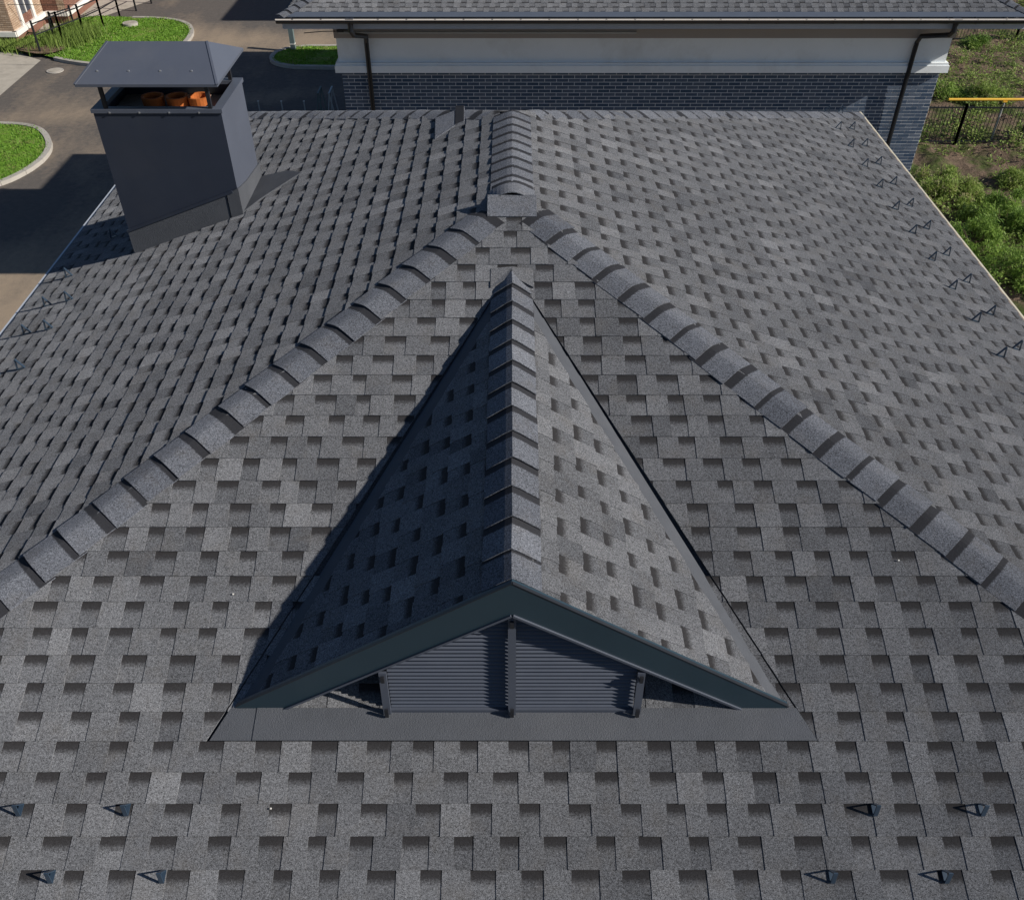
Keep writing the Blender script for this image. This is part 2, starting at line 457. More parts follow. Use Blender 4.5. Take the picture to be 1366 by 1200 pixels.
def hipline(sx, sy, yo, nmax, t0, dt, A, B, nm='hip_cap', hh=(.006, .015)):
    d = Vector((sx, sy, -PT)).normalized()
    L1, L2 = perp(A, d, 1), perp(B, d, 1)
    up = (A.N + B.N).normalized()
    tmax = WR if sx > 0 else WL
    for k in range(nmax):
        tb = t0 + dt * k; ta = max(.15, tb - dt * 1.25)
        if tb < .2: continue
        if tb > tmax + .02: break
        j = crng.uniform(-.006, .006)
        pt = lambda t: (sx * t, yo + sy * t, -HR - PT * t)
        off = Vector((crng.uniform(-.004, .004), crng.uniform(-.004, .004), 0))
        cap(roof, Vector(pt(ta)) + off, Vector(pt(tb + j)) + off + Vector((crng.uniform(-.005, .005), crng.uniform(-.005, .005), 0)), L1, L2, .145 + crng.uniform(-.004, .004), up, hh[0], hh[1] + crng.uniform(-.002, .002), .030,
            min(1, max(0, crng.gauss(.5, .22))), lift=crng.uniform(.0, .004), expo=dt * math.sqrt(2 + PT * PT), name=nm)
hipline(1, -1, Y1, 31, .162, .149, right, front)
hipline(-1, -1, Y1, 31, .162, .149, left, front)
hipline(1, 1, Y2, 31, .10, .149, right, back, hh=(.005, .008))
hipline(-1, 1, Y2, 31, .10, .149, left, back, hh=(.005, .008))
# main ridge: caps run towards the eye, the last one arches open over a flat starter piece
yy = 7.40
while yy > 6.02:
    cap(roof, (0, min(yy + .04, 7.40), -HR), (0, yy - .158, -HR), right.S, left.S, .158, (0, 0, 1), .006, .014 + crng.uniform(0, .002), .022, min(1, max(0, crng.gauss(.5, .2))), expo=.158)
    yy -= .158
cap(roof, (0, 6.04, -HR), (0, 5.79, -HR), right.S, left.S, .165, (0, 0, 1), .010, .020, .09, .55, lift=.016, expo=.25, bandlen=0, na=12)
mb = MB()
for a, b in (((-.163, .01), (.163, .205)),):
    q = [(a[0], a[1]), (b[0], a[1]), (b[0], b[1]), (a[0], b[1])]
    q = orient(q, front.flip)
    mb.prism([front.at(u, s, .015) for u, s in q], [front.at(u, s, .004) for u, s in q], 0, .6)
put('ridge_cap', mb, 'cap', roof, label='flat square starter cap at the head of the front slope')
# stray patch shingle bridging to the far left hip
mb = MB()
q = orient([(7.837, .688), (7.844, .512), (7.486, .494), (7.36, .660)], left.flip)
mb.prism([left.at(u, s, .016) for u, s in q], [left.at(u, s, .004) for u, s in q], 0, .6)
q = orient([(7.949, .509), (7.873, .427), (7.514, .412), (7.50, .490)], left.flip)
mb.prism([left.at(u, s, .018) for u, s in q], [left.at(u, s, .004) for u, s in q], 0, .1, [0] * 4)
put('patch_shingle', mb, 'cap', roof, label='square patch shingle with a dark edge lapped over the far left hip')

for (x, y, sl) in ((-1.45, 3.12, front), (-1.12, 2.12, front), (2.05, 3.3, front), (2.95, 2.0, front)):
    mb = MB(); mb.box(sl.at(x, (Y1 - y) / CP, .013), (.007, .007, .005)); put('grit_chip', mb, 'white_trim', roof)
# ------------------------------------------------------------------ dormer
ZR = -2.877; DP = .657; DY = 2.585; RT = .0214; VK = DP / (PT - RT); CD = 1 / math.sqrt(1 + DP * DP); SD = DP * CD
dorm = empty('dormer', (0, 0, 0), 'triangular louvred dormer with shaded left side, on the front roof slope')
dorm.parent = house; dorm.location = Vector((0, 2.585, ZO - 3.77)) - house.location
zr = lambda y: ZR + RT * (y - DY)
vz = lambda x: (ZR - RT * DY - DP * abs(x) + HR + PT * Y1) / (PT - RT)      # y of the valley at distance x from the dormer ridge
dr = Slope((0, 0, zr(0)), (0, 1, RT), (CD, 0, -SD), (SD, -RT * CD, CD)); dl_ = Slope((0, 0, zr(0)), (0, 1, RT), (-CD, 0, -SD), (-SD, -RT * CD, CD))
vy0 = vz(0); vk = VK * CD                  # valley: y = vy0 - vk*s
smax = (vy0 - DY) / vk
for sl, sd_ in ((dr, 1), (dl_, -1)):
    sl.flip = sl.U.cross(sl.S).dot(sl.N) > 0; sl.s0 = .105
    # deck
    mb = MB(); xc = sd_ * 1.350; ycn = DY
    a, b, c = (0, DY, ZR - .012), (xc, DY, ZR - DP * 1.350 - .012), (0, vy0, zr(vy0) - .012)
    mb.face([a, b, c] if sd_ > 0 else [a, c, b], 0, .4)
    d_, e_ = (0, DY, ZR - .05), (xc, DY, ZR - DP * 1.350 - .05)
    mb.face([a, d_, e_, b] if sd_ > 0 else [a, b, e_, d_], 0, .4)
    f2 = (0, vy0, zr(vy0) - .05); mb.face([d_, f2, e_] if sd_ > 0 else [d_, e_, f2], 0, .3)
    put('roof_board', mb, 'backing', dorm)
    # smooth valley flashing lying on the dormer slope along the valley
    mb = MB(); wv = .165
    q = [(vy0 + .02, 0), (DY - .004, smax + .004), (DY - .004, smax - wv * 1.05), (vy0 - wv * 2.6, .0)]
    q = orient(q, sl.flip)
    mb.prism([sl.at(u, s, -.0008) for u, s in q], [sl.at(u, s, -.012) for u, s in q], 0, .5)
    put('valley_flashing', mb, 'felt', dorm)
    k = vk
    pl = [(1, k, vy0 - .20), (-1, 0, -(DY - .012))]     # u + k*s <= vy0 - off ; u >= DY
    courses(sl, range(0, 12), lambda sb: (DY, vy0), lambda i, st, sb: [pl], dorm, 'dormer', 51 if sd_ > 0 else 61)
    # apex run of the main-roof side: dark groove where the big slope's shingles are cut
for k in range(14):
    yb = 2.560 + .2035 * k
    if yb > 5.12: break
    yt_, yl_ = min(yb + .2035 * 1.2, 5.22), yb + (.03 if k == 0 else 0)
    cap(dorm, (crng.uniform(-.003, .003), yt_, zr(yt_)), (crng.uniform(-.004, .004), yl_, zr(yl_)), dr.S, dl_.S, .158, (0, 0, 1), .010, .020 + crng.uniform(0, .003), .008,
        min(1, max(0, crng.gauss(.5, .22))), expo=.2035, lift=.003)
mb = MB()   # small saddle piece where the dormer ridge dies into the slope
for sx in (-1, 1):
    mz = lambda y, h: -HR - PT * (Y1 - y) + h
    q = [Vector((0, 5.11, mz(5.11, .040))), Vector((sx * .135, 5.05, mz(5.05, .016))), Vector((sx * .135, 5.20, mz(5.20, .011))), Vector((0, 5.21, mz(5.21, .015)))]
    if sx < 0: q = q[::-1]
    mb.prism(q, [p - Vector((0, 0, .012)) for p in q], 0, .5)
put('saddle_cap', mb, 'shingle', dorm)
# rake fascias
for sx in (-1, 1):
    fy0, fy1 = DY - .028, DY + .004; top = ZR + .020; H = .197; xc = 1.350; xi = 1.13
    out = [(0, top), (sx * xc, top - DP * xc - .006), (sx * (xc - .02), top - DP * xc - .030), (sx * xi, top - DP * xi - H + .03), (0, top - H)]
    if sx < 0: out = out[::-1]
    mb = MB()
    F0 = [(x, fy0, z) for x, z in out]; B0 = [(x, fy1, z) for x, z in out]
    mb.face(F0[::-1], 0)
    for i in range(5):
        j = (i + 1) % 5; mb.face([F0[i], F0[j], B0[j], B0[i]], 0)
    mb.face(B0, 0)
    put('fascia_board', mb, 'metal_teal', dorm)
    mb = MB()   # folded lip under the fascia and thin drip trim on its top edge
    n = Vector((sx * CD, 0, -SD))
    mb.bar((sx * .004, fy0 - .003, top - H - .004), (sx * xi, fy0 - .003, top - DP * xi - H + .026), .012, .012, 0, up=(0, 1, 0))
    put('fascia_lip', mb, 'metal_slat', dorm)
    mb = MB()
    mb.bar((sx * .002, fy0 + .006, top + .004), (sx * xc, fy0 + .006, top - DP * xc - .002), .016, .004, 0, up=(sx * SD, 0, CD))
    put('drip_trim', mb, 'metal_dark', dorm)
# louvre panel: pentagon between posts, leaning slightly forward at the foot
zb, zt_, hw = -3.772, -3.10, .60
def ly(z): return 2.608 - .052 * (zt_ - z) / (zt_ - zb)
mb = MB()
zs = -3.455
pent = [(-hw, zb), (hw, zb), (hw, zs), (0, zt_ + .02), (-hw, zs)]
mb.face([(x, ly(z) + .045, z) for x, z in pent], 0)
put('louver_back', mb, 'black', dorm)
for sx in (-1, 1):
    mb = MB(); x = sx * (hw - .004); q = [(x, 2.60, zb), (x, 2.60, zs - .02), (x, 3.35, zs - .02)]
    mb.prism(q, [(p[0] - sx * .01, p[1], p[2]) for p in q], 0); put('sun_block_panel', mb, 'metal_teal', dorm)  # added panel that blocks sun leaking past the louvre under the wing
nsl = 25; pitch_ = (zt_ - zb - .03) / nsl
for k in range(nsl):
    z = zb + .030 + pitch_ * (k + .5)
    half = hw - .012 if z < zs else (hw - .012) * (zt_ - z + .012) / (zt_ - zs)
    if half < .04: continue
    for sx in (-1, 1):
        mb = MB(); y = ly(z); xa, xb = sorted((sx * .012, sx * half))
        prof = [(y - .008, z - pitch_ * .50), (y - .010, z - pitch_ * .26), (y + .016, z + pitch_ * .40), (y + .020, z + pitch_ * .30), (y + .0, z - pitch_ * .5)]
        A_ = [(xa, p[0], p[1]) for p in prof]; B_ = [(xb, p[0], p[1]) for p in prof]
        for i in range(5):
            j = (i + 1) % 5; mb.face([A_[i], B_[i], B_[j], A_[j]], 0)
        mb.face(A_, 0); mb.face(B_[::-1], 0)
        put('louver_slat', mb, 'metal_slat', dorm)
mb = MB(); mb.bar((-hw - .01, ly(zb) - .006, zb + .012), (hw + .01, ly(zb) - .006, zb + .012), .03, .036, 0); put('sill_rail', mb, 'metal_slat', dorm)
for sx, za, zbb in ((0, zt_ - .0, zb), (-1, zs - .01, zb), (1, zs - .01, zb)):
    mb = MB(); x = sx * (hw + .006)
    mb.bar((x, ly(zbb) - .026, zbb + .01), (x, ly(za) - .026, za), .021 if sx == 0 else .014, .036, 0, up=(1, 0, 0))
    p = put('louver_post', mb, 'metal_slat', dorm)
    mb = MB(); mb.box((x, ly(zbb) - .046, zbb + .04), (.018, .012, .055)); mb.box((x, ly(za) - .046, za - .03), (.017, .012, .04)); put('post_clip', mb, 'metal_dark', dorm)
# apron flashing in front of the louvre (one course high) in three lapped sheets
sa, sb_ = (Y1 - 2.562) / CP, front.s0 + EXP * 24 - .002
for (xa0, xa1, xb0, xb1, h) in ((-1.375, -1.225, -1.455, -1.245, .010), (-1.245, .615, -1.250, .62, .014), (.605, 1.39, .61, 1.470, .011)):
    q = orient([(xa0, sa), (xa1, sa), (xb1, sb_), (xb0, sb_)], front.flip)
    mb = MB(); mb.prism([front.at(u, s, h) for u, s in q], [front.at(u, s, -.003) for u, s in q], 0, .5)
    put('apron_flashing', mb, 'felt', dorm)

# ------------------------------------------------------------------ chimney
chim = empty('chimney', (0, 0, 0), 'dark blue metal clad chimney box with a hipped cowl over orange pots, on the left slope')
chim.parent = house; chim.location = Vector((-2.8, 7.6, ZO - 3.7)) - house.location
CX0, CX1, CY0, CY1, CT = -3.305, -2.295, 7.27, 8.0, -2.555
lz = lambda x: -HR - PT * abs(x)
mb = MB()
def panel(pts, m=0): mb.face(pts, m)
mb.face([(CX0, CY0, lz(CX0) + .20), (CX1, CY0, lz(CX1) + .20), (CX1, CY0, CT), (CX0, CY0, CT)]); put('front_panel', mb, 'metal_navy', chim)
mb = MB(); mb.face([(CX1, CY0, lz(CX1) + .20), (CX1, CY1, lz(CX1) + .12), (CX1, CY1, CT), (CX1, CY0, CT)]); put('side_panel', mb, 'metal_navy_lit', chim)  # sunward face takes the lighter copy, its light painted into the colour
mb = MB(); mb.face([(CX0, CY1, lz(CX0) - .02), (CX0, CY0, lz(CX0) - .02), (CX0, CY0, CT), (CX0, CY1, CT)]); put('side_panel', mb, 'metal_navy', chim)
mb = MB(); mb.face([(CX1, CY1, lz(CX1) - .02), (CX0, CY1, lz(CX0) - .02), (CX0, CY1, CT), (CX1, CY1, CT)]); put('rear_panel', mb, 'metal_navy', chim)
# top rim: folded flat collar on all four sides, slightly proud
mb = MB(); rw = .06; o = .012
for (xa, xb, ya, yb) in ((CX0 - o, CX1 + o, CY0 - o, CY0 + rw), (CX0 - o, CX1 + o, CY1 - rw, CY1 + o), (CX0 - o, CX0 + rw, CY0 + rw, CY1 - rw), (CX1 - rw, CX1 + o, CY0 + rw, CY1 - rw)):
    mb.box(((xa + xb) / 2, (ya + yb) / 2, CT - .008), (xb - xa, yb - ya, .03))
put('top_rim', mb, 'metal_navy_lit', chim)
mb = MB(); mb.box(((CX0 + CX1) / 2, (CY0 + CY1) / 2, CT - .14), (CX1 - CX0 - .02, CY1 - CY0 - .02, .03)); put('mortar_bed', mb, 'concrete', chim)
for px in (-2.97, -2.77, -2.585):
    mb = MB(); n = 20; ro, ri, zb0, zt0 = .086, .072, CT - .125, CT - .035; py = 7.70
    ring = lambda r, z: [(px + r * math.cos(2 * math.pi * i / n), py + r * math.sin(2 * math.pi * i / n), z) for i in range(n)]
    a, b, c, d = ring(ro, zb0), ring(ro + .006, zt0), ring(ri, zt0), ring(ri - .004, zb0 + .004)
    for i in range(n):
        j = (i + 1) % n
        mb.face([a[i], a[j], b[j], b[i]]); mb.face([b[i], b[j], c[j], c[i]]); mb.face([c[i], c[j], d[j], d[i]])
    mb.face(d)
    put('chimney_pot', mb, 'clay', chim)
# cowl on four posts
HZ0, HZ1 = -2.335, -2.155
hx0, hx1, hy0, hy1 = -3.345, -2.255, 7.185, 8.09; gx0, gx1, gy = -3.19, -2.405, 7.637
mb = MB()
e0, e1, e2, e3 = (hx0, hy0, HZ0), (hx1, hy0, HZ0), (hx1, hy1, HZ0), (hx0, hy1, HZ0); r0, r1 = (gx0, gy, HZ1), (gx1, gy, HZ1)
for q in ([e0, e1, r1, r0], [e1, e2, r1], [e2, e3, r0, r1], [e3, e0, r0]):
    mb.face(q); mb.face([(p[0], p[1], p[2] - .006) for p in q][::-1])
for a, b in ((e0, e1), (e1, e2), (e2, e3), (e3, e0)):
    mb.face([a, (a[0], a[1], a[2] - .02), (b[0], b[1], b[2] - .02), b])
cowl = put('cowl', mb, 'metal_navy_lit', chim)
for a, b in ((e1, r1), (e0, r0)):
    mb = MB(); mb.bar(a, b, .018, .008); put('cowl_seam', mb, 'metal_navy_lit', chim)
for px, py in ((-3.20, 7.285), (-2.375, 7.285), (-3.20, 7.96), (-2.375, 7.96)):
    mb = MB(); mb.bar((px, py, CT + .008), (px, py, HZ0 + .028), .028, .028, up=(0, 1, 0)); put('cowl_post', mb, 'metal_dark', chim)
for i in range(4):
    mb = MB(); x = -3.20 + i * .243; t = .30; mb.box((x, hy0 + (gy - hy0) * t, HZ0 + (HZ1 - HZ0) * t + .003), (.013, .013, .008)); put('screw', mb, 'screw', chim)
    mb = MB(); x = -3.17 + i * .235; mb.box((x, CY0 - .016, CT - .016), (.011, .006, .011)); put('screw', mb, 'screw', chim)
# skirt flashing
mb = MB()
y = CY0 - .012
q = [(CX0 - .006, y, lz(CX0) - .0), (CX1 - .10, y, lz(CX1 - .10) - .0), (CX1 - .10, y, lz(CX1 - .10) + .215), (CX0 - .006, y, lz(CX0) + .215)]
mb.prism(q, [(p[0], p[1] + .01, p[2]) for p in q], 0); put('skirt_flashing', mb, 'felt', chim)
mb = MB(); q = [(CX1 - .092, y - .006, lz(CX1 - .09)), (CX1 + .010, y - .006, lz(CX1)), (CX1 + .010, y - .006, lz(CX1) + .24), (CX1 - .092, y - .006, lz(CX1 - .09) + .21)]
mb.prism(q, [(p[0], p[1] + .015, p[2]) for p in q], 0); put('skirt_flashing', mb, 'felt', chim)
mb = MB(); mb.bar((CX0 - .01, y - .004, lz(CX0) + .215), (CX1 - .04, y - .004, lz(CX1 - .04) + .222), .014, .02); put('skirt_bead', mb, 'metal_navy', chim)
mb = MB(); x = CX1 + .012
q = [(x, CY0 - .016, lz(x)), (x, CY1 + .02, lz(x)), (x, CY1 + .02, lz(x) + .13), (x, CY0 + .30, lz(x) + .17), (x, CY0 - .016, lz(x) + .225)]
mb.prism(q, [(p[0] - .01, p[1], p[2]) for p in q], 0); put('skirt_flashing', mb, 'felt', chim)
# cricket sheet uphill of the chimney
mb = MB(); q = orient([(7.26, 2.30 / CP), (7.45, 2.16 / CP), (7.66, 1.92 / CP), (7.72, 1.84 / CP), (7.90, 2.0 / CP), (8.02, 2.31 / CP)], left.flip)
mb.prism([left.at(u, s, .016) for u, s in q], [left.at(u, s, 0) for u, s in q], 0)
put('cricket_flashing', mb, 'felt', chim)
# ------------------------------------------------------------------ eave edges
for nm, X, sgn, mt1, mt2 in (('drip_edge', WR, 1, 'drip_cream', 'drip_brown'), ('drip_edge', -WL, -1, 'drip_pale', 'metal_navy')):
    z = -HR - PT * abs(X); ya, yb = Y1 - abs(X) - .03, Y2 + abs(X) + .03
    mb = MB(); mb.bar((X + sgn * .020, ya, z - .012), (X + sgn * .020, yb, z - .012), .024, .03); put(nm, mb, mt1, roof)
    mb = MB(); mb.bar((X - sgn * .004, ya + .02, z - .006), (X - sgn * .004, yb - .02, z - .006), .03, .024); put('starter_strip', mb, mt2, roof)

# ------------------------------------------------------------------ snow guards: bent strap with a triangular upstand
def guard(sl, u, s, k=1.2):
    """strap from beneath a course, folded up into a standing triangle, built in the slope's frame"""
    mb = MB(); w = .020 if k < 1.1 else .017; t = .0025
    def strip(a, b):
        (s0, h0), (s1, h1) = a, b
        d = math.hypot(s1 - s0, h1 - h0); nx, nh = -(h1 - h0) / d * t, (s1 - s0) / d * t
        P = [sl.at(u - w / 2, s + s0 - nx, h0 - nh), sl.at(u + w / 2, s + s0 - nx, h0 - nh), sl.at(u + w / 2, s + s1 - nx, h1 - nh), sl.at(u - w / 2, s + s1 - nx, h1 - nh)]
        Q = [sl.at(u - w / 2, s + s0 + nx, h0 + nh), sl.at(u + w / 2, s + s0 + nx, h0 + nh), sl.at(u + w / 2, s + s1 + nx, h1 + nh), sl.at(u - w / 2, s + s1 + nx, h1 + nh)]
        for f in ([P[3], P[2], P[1], P[0]], Q, [P[0], P[1], Q[1], Q[0]], [P[1], P[2], Q[2], Q[1]], [P[2], P[3], Q[3], Q[2]], [P[3], P[0], Q[0], Q[3]]): mb.face(f)
    strip((.0, .009), (.056 * k, .012)); strip((.056 * k, .012), (.022 * k, .078 * k)); strip((.022 * k, .078 * k), (.002, .010))
    return put('snow_guard', mb, 'guard', roof)
for k in range(22):
    y = 11.167 - .5264 * k
    if y < Y1 - 3.78 + .1: break
    guard(right, y + random.uniform(-.015, .015), 3.775 / CP); 
    if y + .25 - .0 > Y1 - 4.03 + .1: guard(right, y + .265 + random.uniform(-.015, .015), 4.03 / CP)
for y in (7.87, 6.72, 6.27, 5.71, 5.19, 4.66): guard(left, y, 3.70 / CP)
for y in (7.27, 6.77, 6.33, 5.74, 5.2): guard(left, y, 3.93 / CP)
for x, i_ in ((-2.283, 26), (-1.786, 26), (-2.066, 28), (-1.568, 28), (1.681, 26), (2.178, 26), (1.435, 28), (1.946, 28)):
    guard(front, x, front.s0 + EXP * i_, 1.0)

# ------------------------------------------------------------------ laminated tabs: the 300 that show largest are objects, the rest one mesh
tabs.sort(key=lambda t: -t[0])
for k, (area, sl, p, st, jt, tint, par, thk) in enumerate(tabs[:300]):
    put('shingle', tab_builder(sl, p, st, jt, tint, thk), 'shingle', par)
for par in (roof, dorm):
    big = MB()
    for (area, sl, p, st, jt, tint, pr_, thk) in tabs[300:]:
        if pr_ is not par: continue
        t = tab_builder(sl, p, st, jt, tint, thk); i = len(big.V)
        big.V += t.V; big.F += [tuple(a + i for a in f) for f in t.F]; big.m += t.m; big.t += t.t; big.b += t.b
    if big.F: put('shingle', big, 'shingle', par, kind='stuff')

# ------------------------------------------------------------------ neighbouring house behind
NY = 20.6; EY = 19.7; NXL, NXR = -3.70, 9.30; EXL, EXR = -4.67, 10.5; EZ = -5.10; NP = .36; REAR = 25.1
nb = empty('neighbouring_house', (3, 24, 0), 'slate blue brick house with white frieze and black gutter directly behind the near roof', 'house')
mb = MB(); zb_ = -ZO; zt_n = -6.42
dy = .02
mb.face([(NXL, NY + dy, zb_), (NXR, NY + dy, zb_), (NXR, NY + dy, zt_n), (NXL, NY + dy, zt_n)])
mb.face([(NXR, NY + dy, zb_), (NXR, REAR - .8, zb_), (NXR, REAR - .8, zt_n), (NXR, NY + dy, zt_n)])
mb.face([(NXR, REAR - .8, zb_), (NXL, REAR - .8, zb_), (NXL, REAR - .8, zt_n), (NXR, REAR - .8, zt_n)])
mb.face([(NXL, REAR - .8, zb_), (NXL, NY + dy, zb_), (NXL, NY + dy, zt_n), (NXL, REAR - .8, zt_n)])
wall = put('wall', mb, 'mortar', nb)
# bricks on the facing wall: 250 x 65 mm with 10 mm joints, proud of the mortar
brng = random.Random(3); bricks = []
nrow = 79
for r in range(nrow):
    z = zt_n - .012 - .075 * (r + 1) + .01
    x = NXL + .001; off = (0, .13)[r % 2]
    if off: bricks.append((x, x + .12, z)); x += .132
    while x < NXR - .01:
        xe = min(x + .248, NXR - .001); bricks.append((x, xe, z)); x += .26
def brickmesh(mb, b):
    x0, x1, z = b; h = .065; d = NY + dy; h = .062; j = brng.uniform(-.0015, .002); t = brng.random()
    y = NY + .0165 - j
    P = [(x0, y, z), (x1, y, z), (x1, y, z + h), (x0, y, z + h)]; Q = [(p[0], d - .001, p[2]) for p in P]
    mb.prism(P, Q, 0, t)
def bkey(b):
    cx, cy, fw = project(((b[0] + b[1]) / 2, NY, b[2]))
    vis = 0
    if 440 < cx < 1275 and 90 < cy < 143: vis = 2
    if cx > 1160 and 90 < cy < 250: vis = 3
    return -(vis * 10 + (b[1] - b[0])) + (cy * .001)
bricks.sort(key=bkey)
for b in bricks[:300]:
    mb = MB(); brickmesh(mb, b); put('brick', mb, 'brick_slate', wall)
mb = MB()
for b in bricks[300:]: brickmesh(mb, b)
put('brick', mb, 'brick_slate', wall, kind='stuff')
# white frieze with stepped mouldings, returning round the corners
def ring_band(name, z0, z1, proud, mt, parent=nb):
    mb = MB(); o = proud
    pts0 = [(NXL - o, NY - o), (NXR + o, NY - o), (NXR + o, REAR - .8 + o), (NXL - o, REAR - .8 + o)]
    for a, b in zip(pts0, pts0[1:] + pts0[:1]):
        mb.face([(a[0], a[1], z0), (b[0], b[1], z0), (b[0], b[1], z1), (a[0], a[1], z1)])
    mb.face([(p[0], p[1], z1) for p in pts0]); mb.face([(p[0], p[1], z0) for p in pts0][::-1])
    return put(name, mb, mt, parent)
ring_band('band_moulding', zt_n, -6.275, .115, 'render_white')
ring_band('band_moulding', -6.275, -6.225, .09, 'render_white')
ring_band('frieze', -6.225, -5.735, .03, 'render_white')
ring_band('cornice', -5.735, -5.52, .065, 'render_taupe')
ring_band('cornice', -5.52, -5.26, .10, 'render_taupe')
mb = MB(); mb.bar((NXL + .05, NY - .085, -5.625), (2.62, NY - .085, -5.625), .03, .035); put('cable_tray', mb, 'galv', nb)
# eaves board and soffit
mb = MB()
mb.box(((EXL + EXR) / 2, EY + .06, EZ - .16), (EXR - EXL - .1, .04, .16)); mb.box((EXL + .06, (EY + REAR) / 2, EZ - .16), (.04, REAR - EY - .1, .16)); mb.box((EXR - .06, (EY + REAR) / 2, EZ - .16), (.04, REAR - EY - .1, .16))
mb.box(((EXL + EXR) / 2, REAR - .06, EZ - .16), (EXR - EXL - .1, .04, .16))
put('eaves_board', mb, 'drip_pale', nb)
mb = MB(); mb.box(((EXL + EXR) / 2, (EY + REAR) / 2, EZ - .20), (EXR - EXL - .24, REAR - EY - .24, .02)); put('soffit', mb, 'render_taupe', nb)
# hipped roof
mb = MB(); hd = (REAR - EY) / 2; rz = EZ + NP * hd
a, b, c, d = (EXL, EY, EZ - .02), (EXR, EY, EZ - .02), (EXR, REAR, EZ - .02), (EXL, REAR, EZ - .02); p, q = (EXL + hd, EY + hd, rz - .02), (EXR - hd, EY + hd, rz - .02)
for f in ([a, b, q, p], [b, c, q], [c, d, p, q], [d, a, p]): mb.face(f)
nroof = put('roof', mb, 'backing', nb)
cn = 1 / math.sqrt(1 + NP * NP)
nf = Slope((0, EY, EZ), (1, 0, 0), (0, cn, NP * cn), (0, -NP * cn, cn))
nl = Slope((EXL, 0, EZ), (0, 1, 0), (cn, 0, NP * cn), (-NP * cn, 0, cn)); nr_ = Slope((EXR, 0, EZ), (0, 1, 0), (-cn, 0, NP * cn), (NP * cn, 0, cn))
nbk = Slope((0, REAR, EZ), (1, 0, 0), (0, -cn, NP * cn), (0, NP * cn, cn))
tabm = MB(); nrng = random.Random(9)
for sl, (ua, ub) in ((nf, (EXL, EXR)), (nl, (EY, REAR)), (nr_, (EY, REAR)), (nbk, (EXL, EXR))):
    sl.flip = sl.U.cross(sl.S).dot(sl.N) > 0
    nrow_ = int(hd / cn / EXP)
    for i in range(nrow_):
        s0, s1 = EXP * i + .13, EXP * (i + 1) + .13
        mb = MB(); u = ua + s0 * cn - nrng.uniform(0, .2); k = 0
        while u < ub:
            w = nrng.uniform(.098, .150)
            pl = [(-1, cn, -ua), (1, cn, ub)]
            q0 = clipall([(u, s0), (u + w, s0), (u + w, s1), (u, s1)], pl)
            if q0:
                q0 = orient(q0, sl.flip); tooth = k % 2
                hh = lambda s: .004 + .006 * (s1 - s) / EXP
                mb.prism([sl.at(u_, s, hh(s)) for u_, s in q0], [sl.at(u_, s, -.004) for u_, s in q0], 0, shade(nrng), [1.0 if tooth else (s1 - s) * -1 / EXP + 1 + .12 for u_, s in q0])
                if tooth:
                    q1 = clipall([(u, s0 - .001), (u + w, s0 - .001), (u + w, s1 - .001), (u, s1 - .001)], pl)
                    if q1:
                        q1 = orient(q1, sl.flip)
                        tabm.prism([sl.at(u_, s, hh(s) + .004) for u_, s in q1], [sl.at(u_, s, hh(s) - .001) for u_, s in q1], 0, min(1, shade(nrng) + .25))
            u += w; k += 1
        if mb.F: put('shingle_course', mb, 'shingle', nroof)
put('shingle', tabm, 'shingle', nroof, kind='stuff')
for (cx_, cy_, sx, sy, A_, B_) in ((EXL, EY, 1, 1, nf, nl), (EXR, EY, -1, 1, nf, nr_), (EXL, REAR, 1, -1, nbk, nl), (EXR, REAR, -1, -1, nbk, nr_)):
    d = Vector((sx, sy, NP)).normalized()
    def pp(sl):
        v = d.cross(sl.N).normalized(); return v if v.dot(sl.S) < 0 else -v
    L1, L2 = pp(A_), pp(B_); up = (A_.N + B_.N).normalized()
    for k in range(int(hd / .149)):
        t1_, t0_ = .02 + .149 * k, .02 + .149 * (k + 1.25)
        pt = lambda t: (cx_ + sx * t, cy_ + sy * t, EZ + NP * t)
        cap(nroof, pt(t0_), pt(t1_), L1, L2, .15, up, .012, .028, .05, nrng.random(), name='hip_cap', expo=.2187, na=6)
# metal drip sheet, gutter, brackets and downpipes
mb = MB(); q = [(EXL + .02, EY - .02, EZ + .004), (EXR - .02, EY - .02, EZ + .004), (EXR - .14, EY + .125, EZ + .058), (EXL + .14, EY + .125, EZ + .058)]
mb.prism(q, [(p[0], p[1], p[2] - .012) for p in q]); put('drip_sheet', mb, 'drip_metal', nb)
def half_pipe(x0, y0, x1, y1, z):
    mb = MB(); d = Vector((x1 - x0, y1 - y0, 0)).normalized(); o = Vector((d.y, -d.x, 0)); n = 8; A_, B_ = [], []
    for rr, ar in ((.078, A_), (.074, B_)):
        for i in range(n + 1):
            a = math.pi * i / n; off = o * (-rr * math.cos(a)) + Vector((0, 0, -rr * math.sin(a)))
            ar.append((Vector((x0, y0, z)) + off, Vector((x1, y1, z)) + off))
    for ar, fl in ((A_, 0), (B_, 1)):
        for i in range(n):
            q = [ar[i][0], ar[i + 1][0], ar[i + 1][1], ar[i][1]]; mb.face(q if fl else q[::-1], 0)
    return mb
gz = EZ - .035
g = put('gutter', half_pipe(EXL - .04, EY - .075, EXR + .04, EY - .075, gz), 'gutter', nb)
mb = MB(); mb.tube([(EXL - .04, EY - .140, gz + .008), (EXR + .04, EY - .140, gz + .012)], .018, 8)
put('rim_bead', mb, 'gutter_lit', g)  # pale bead carries the gutter's inner highlight in its colour
mb = MB(); mb.box(((EXL + EXR) / 2, EY - .080, gz - .022), (EXR - EXL, .10, .006)); put('gutter_bed', mb, 'gutter_lit', g)  # pale plate painted as the gutter's sunlit inner face
x = EXL + .30
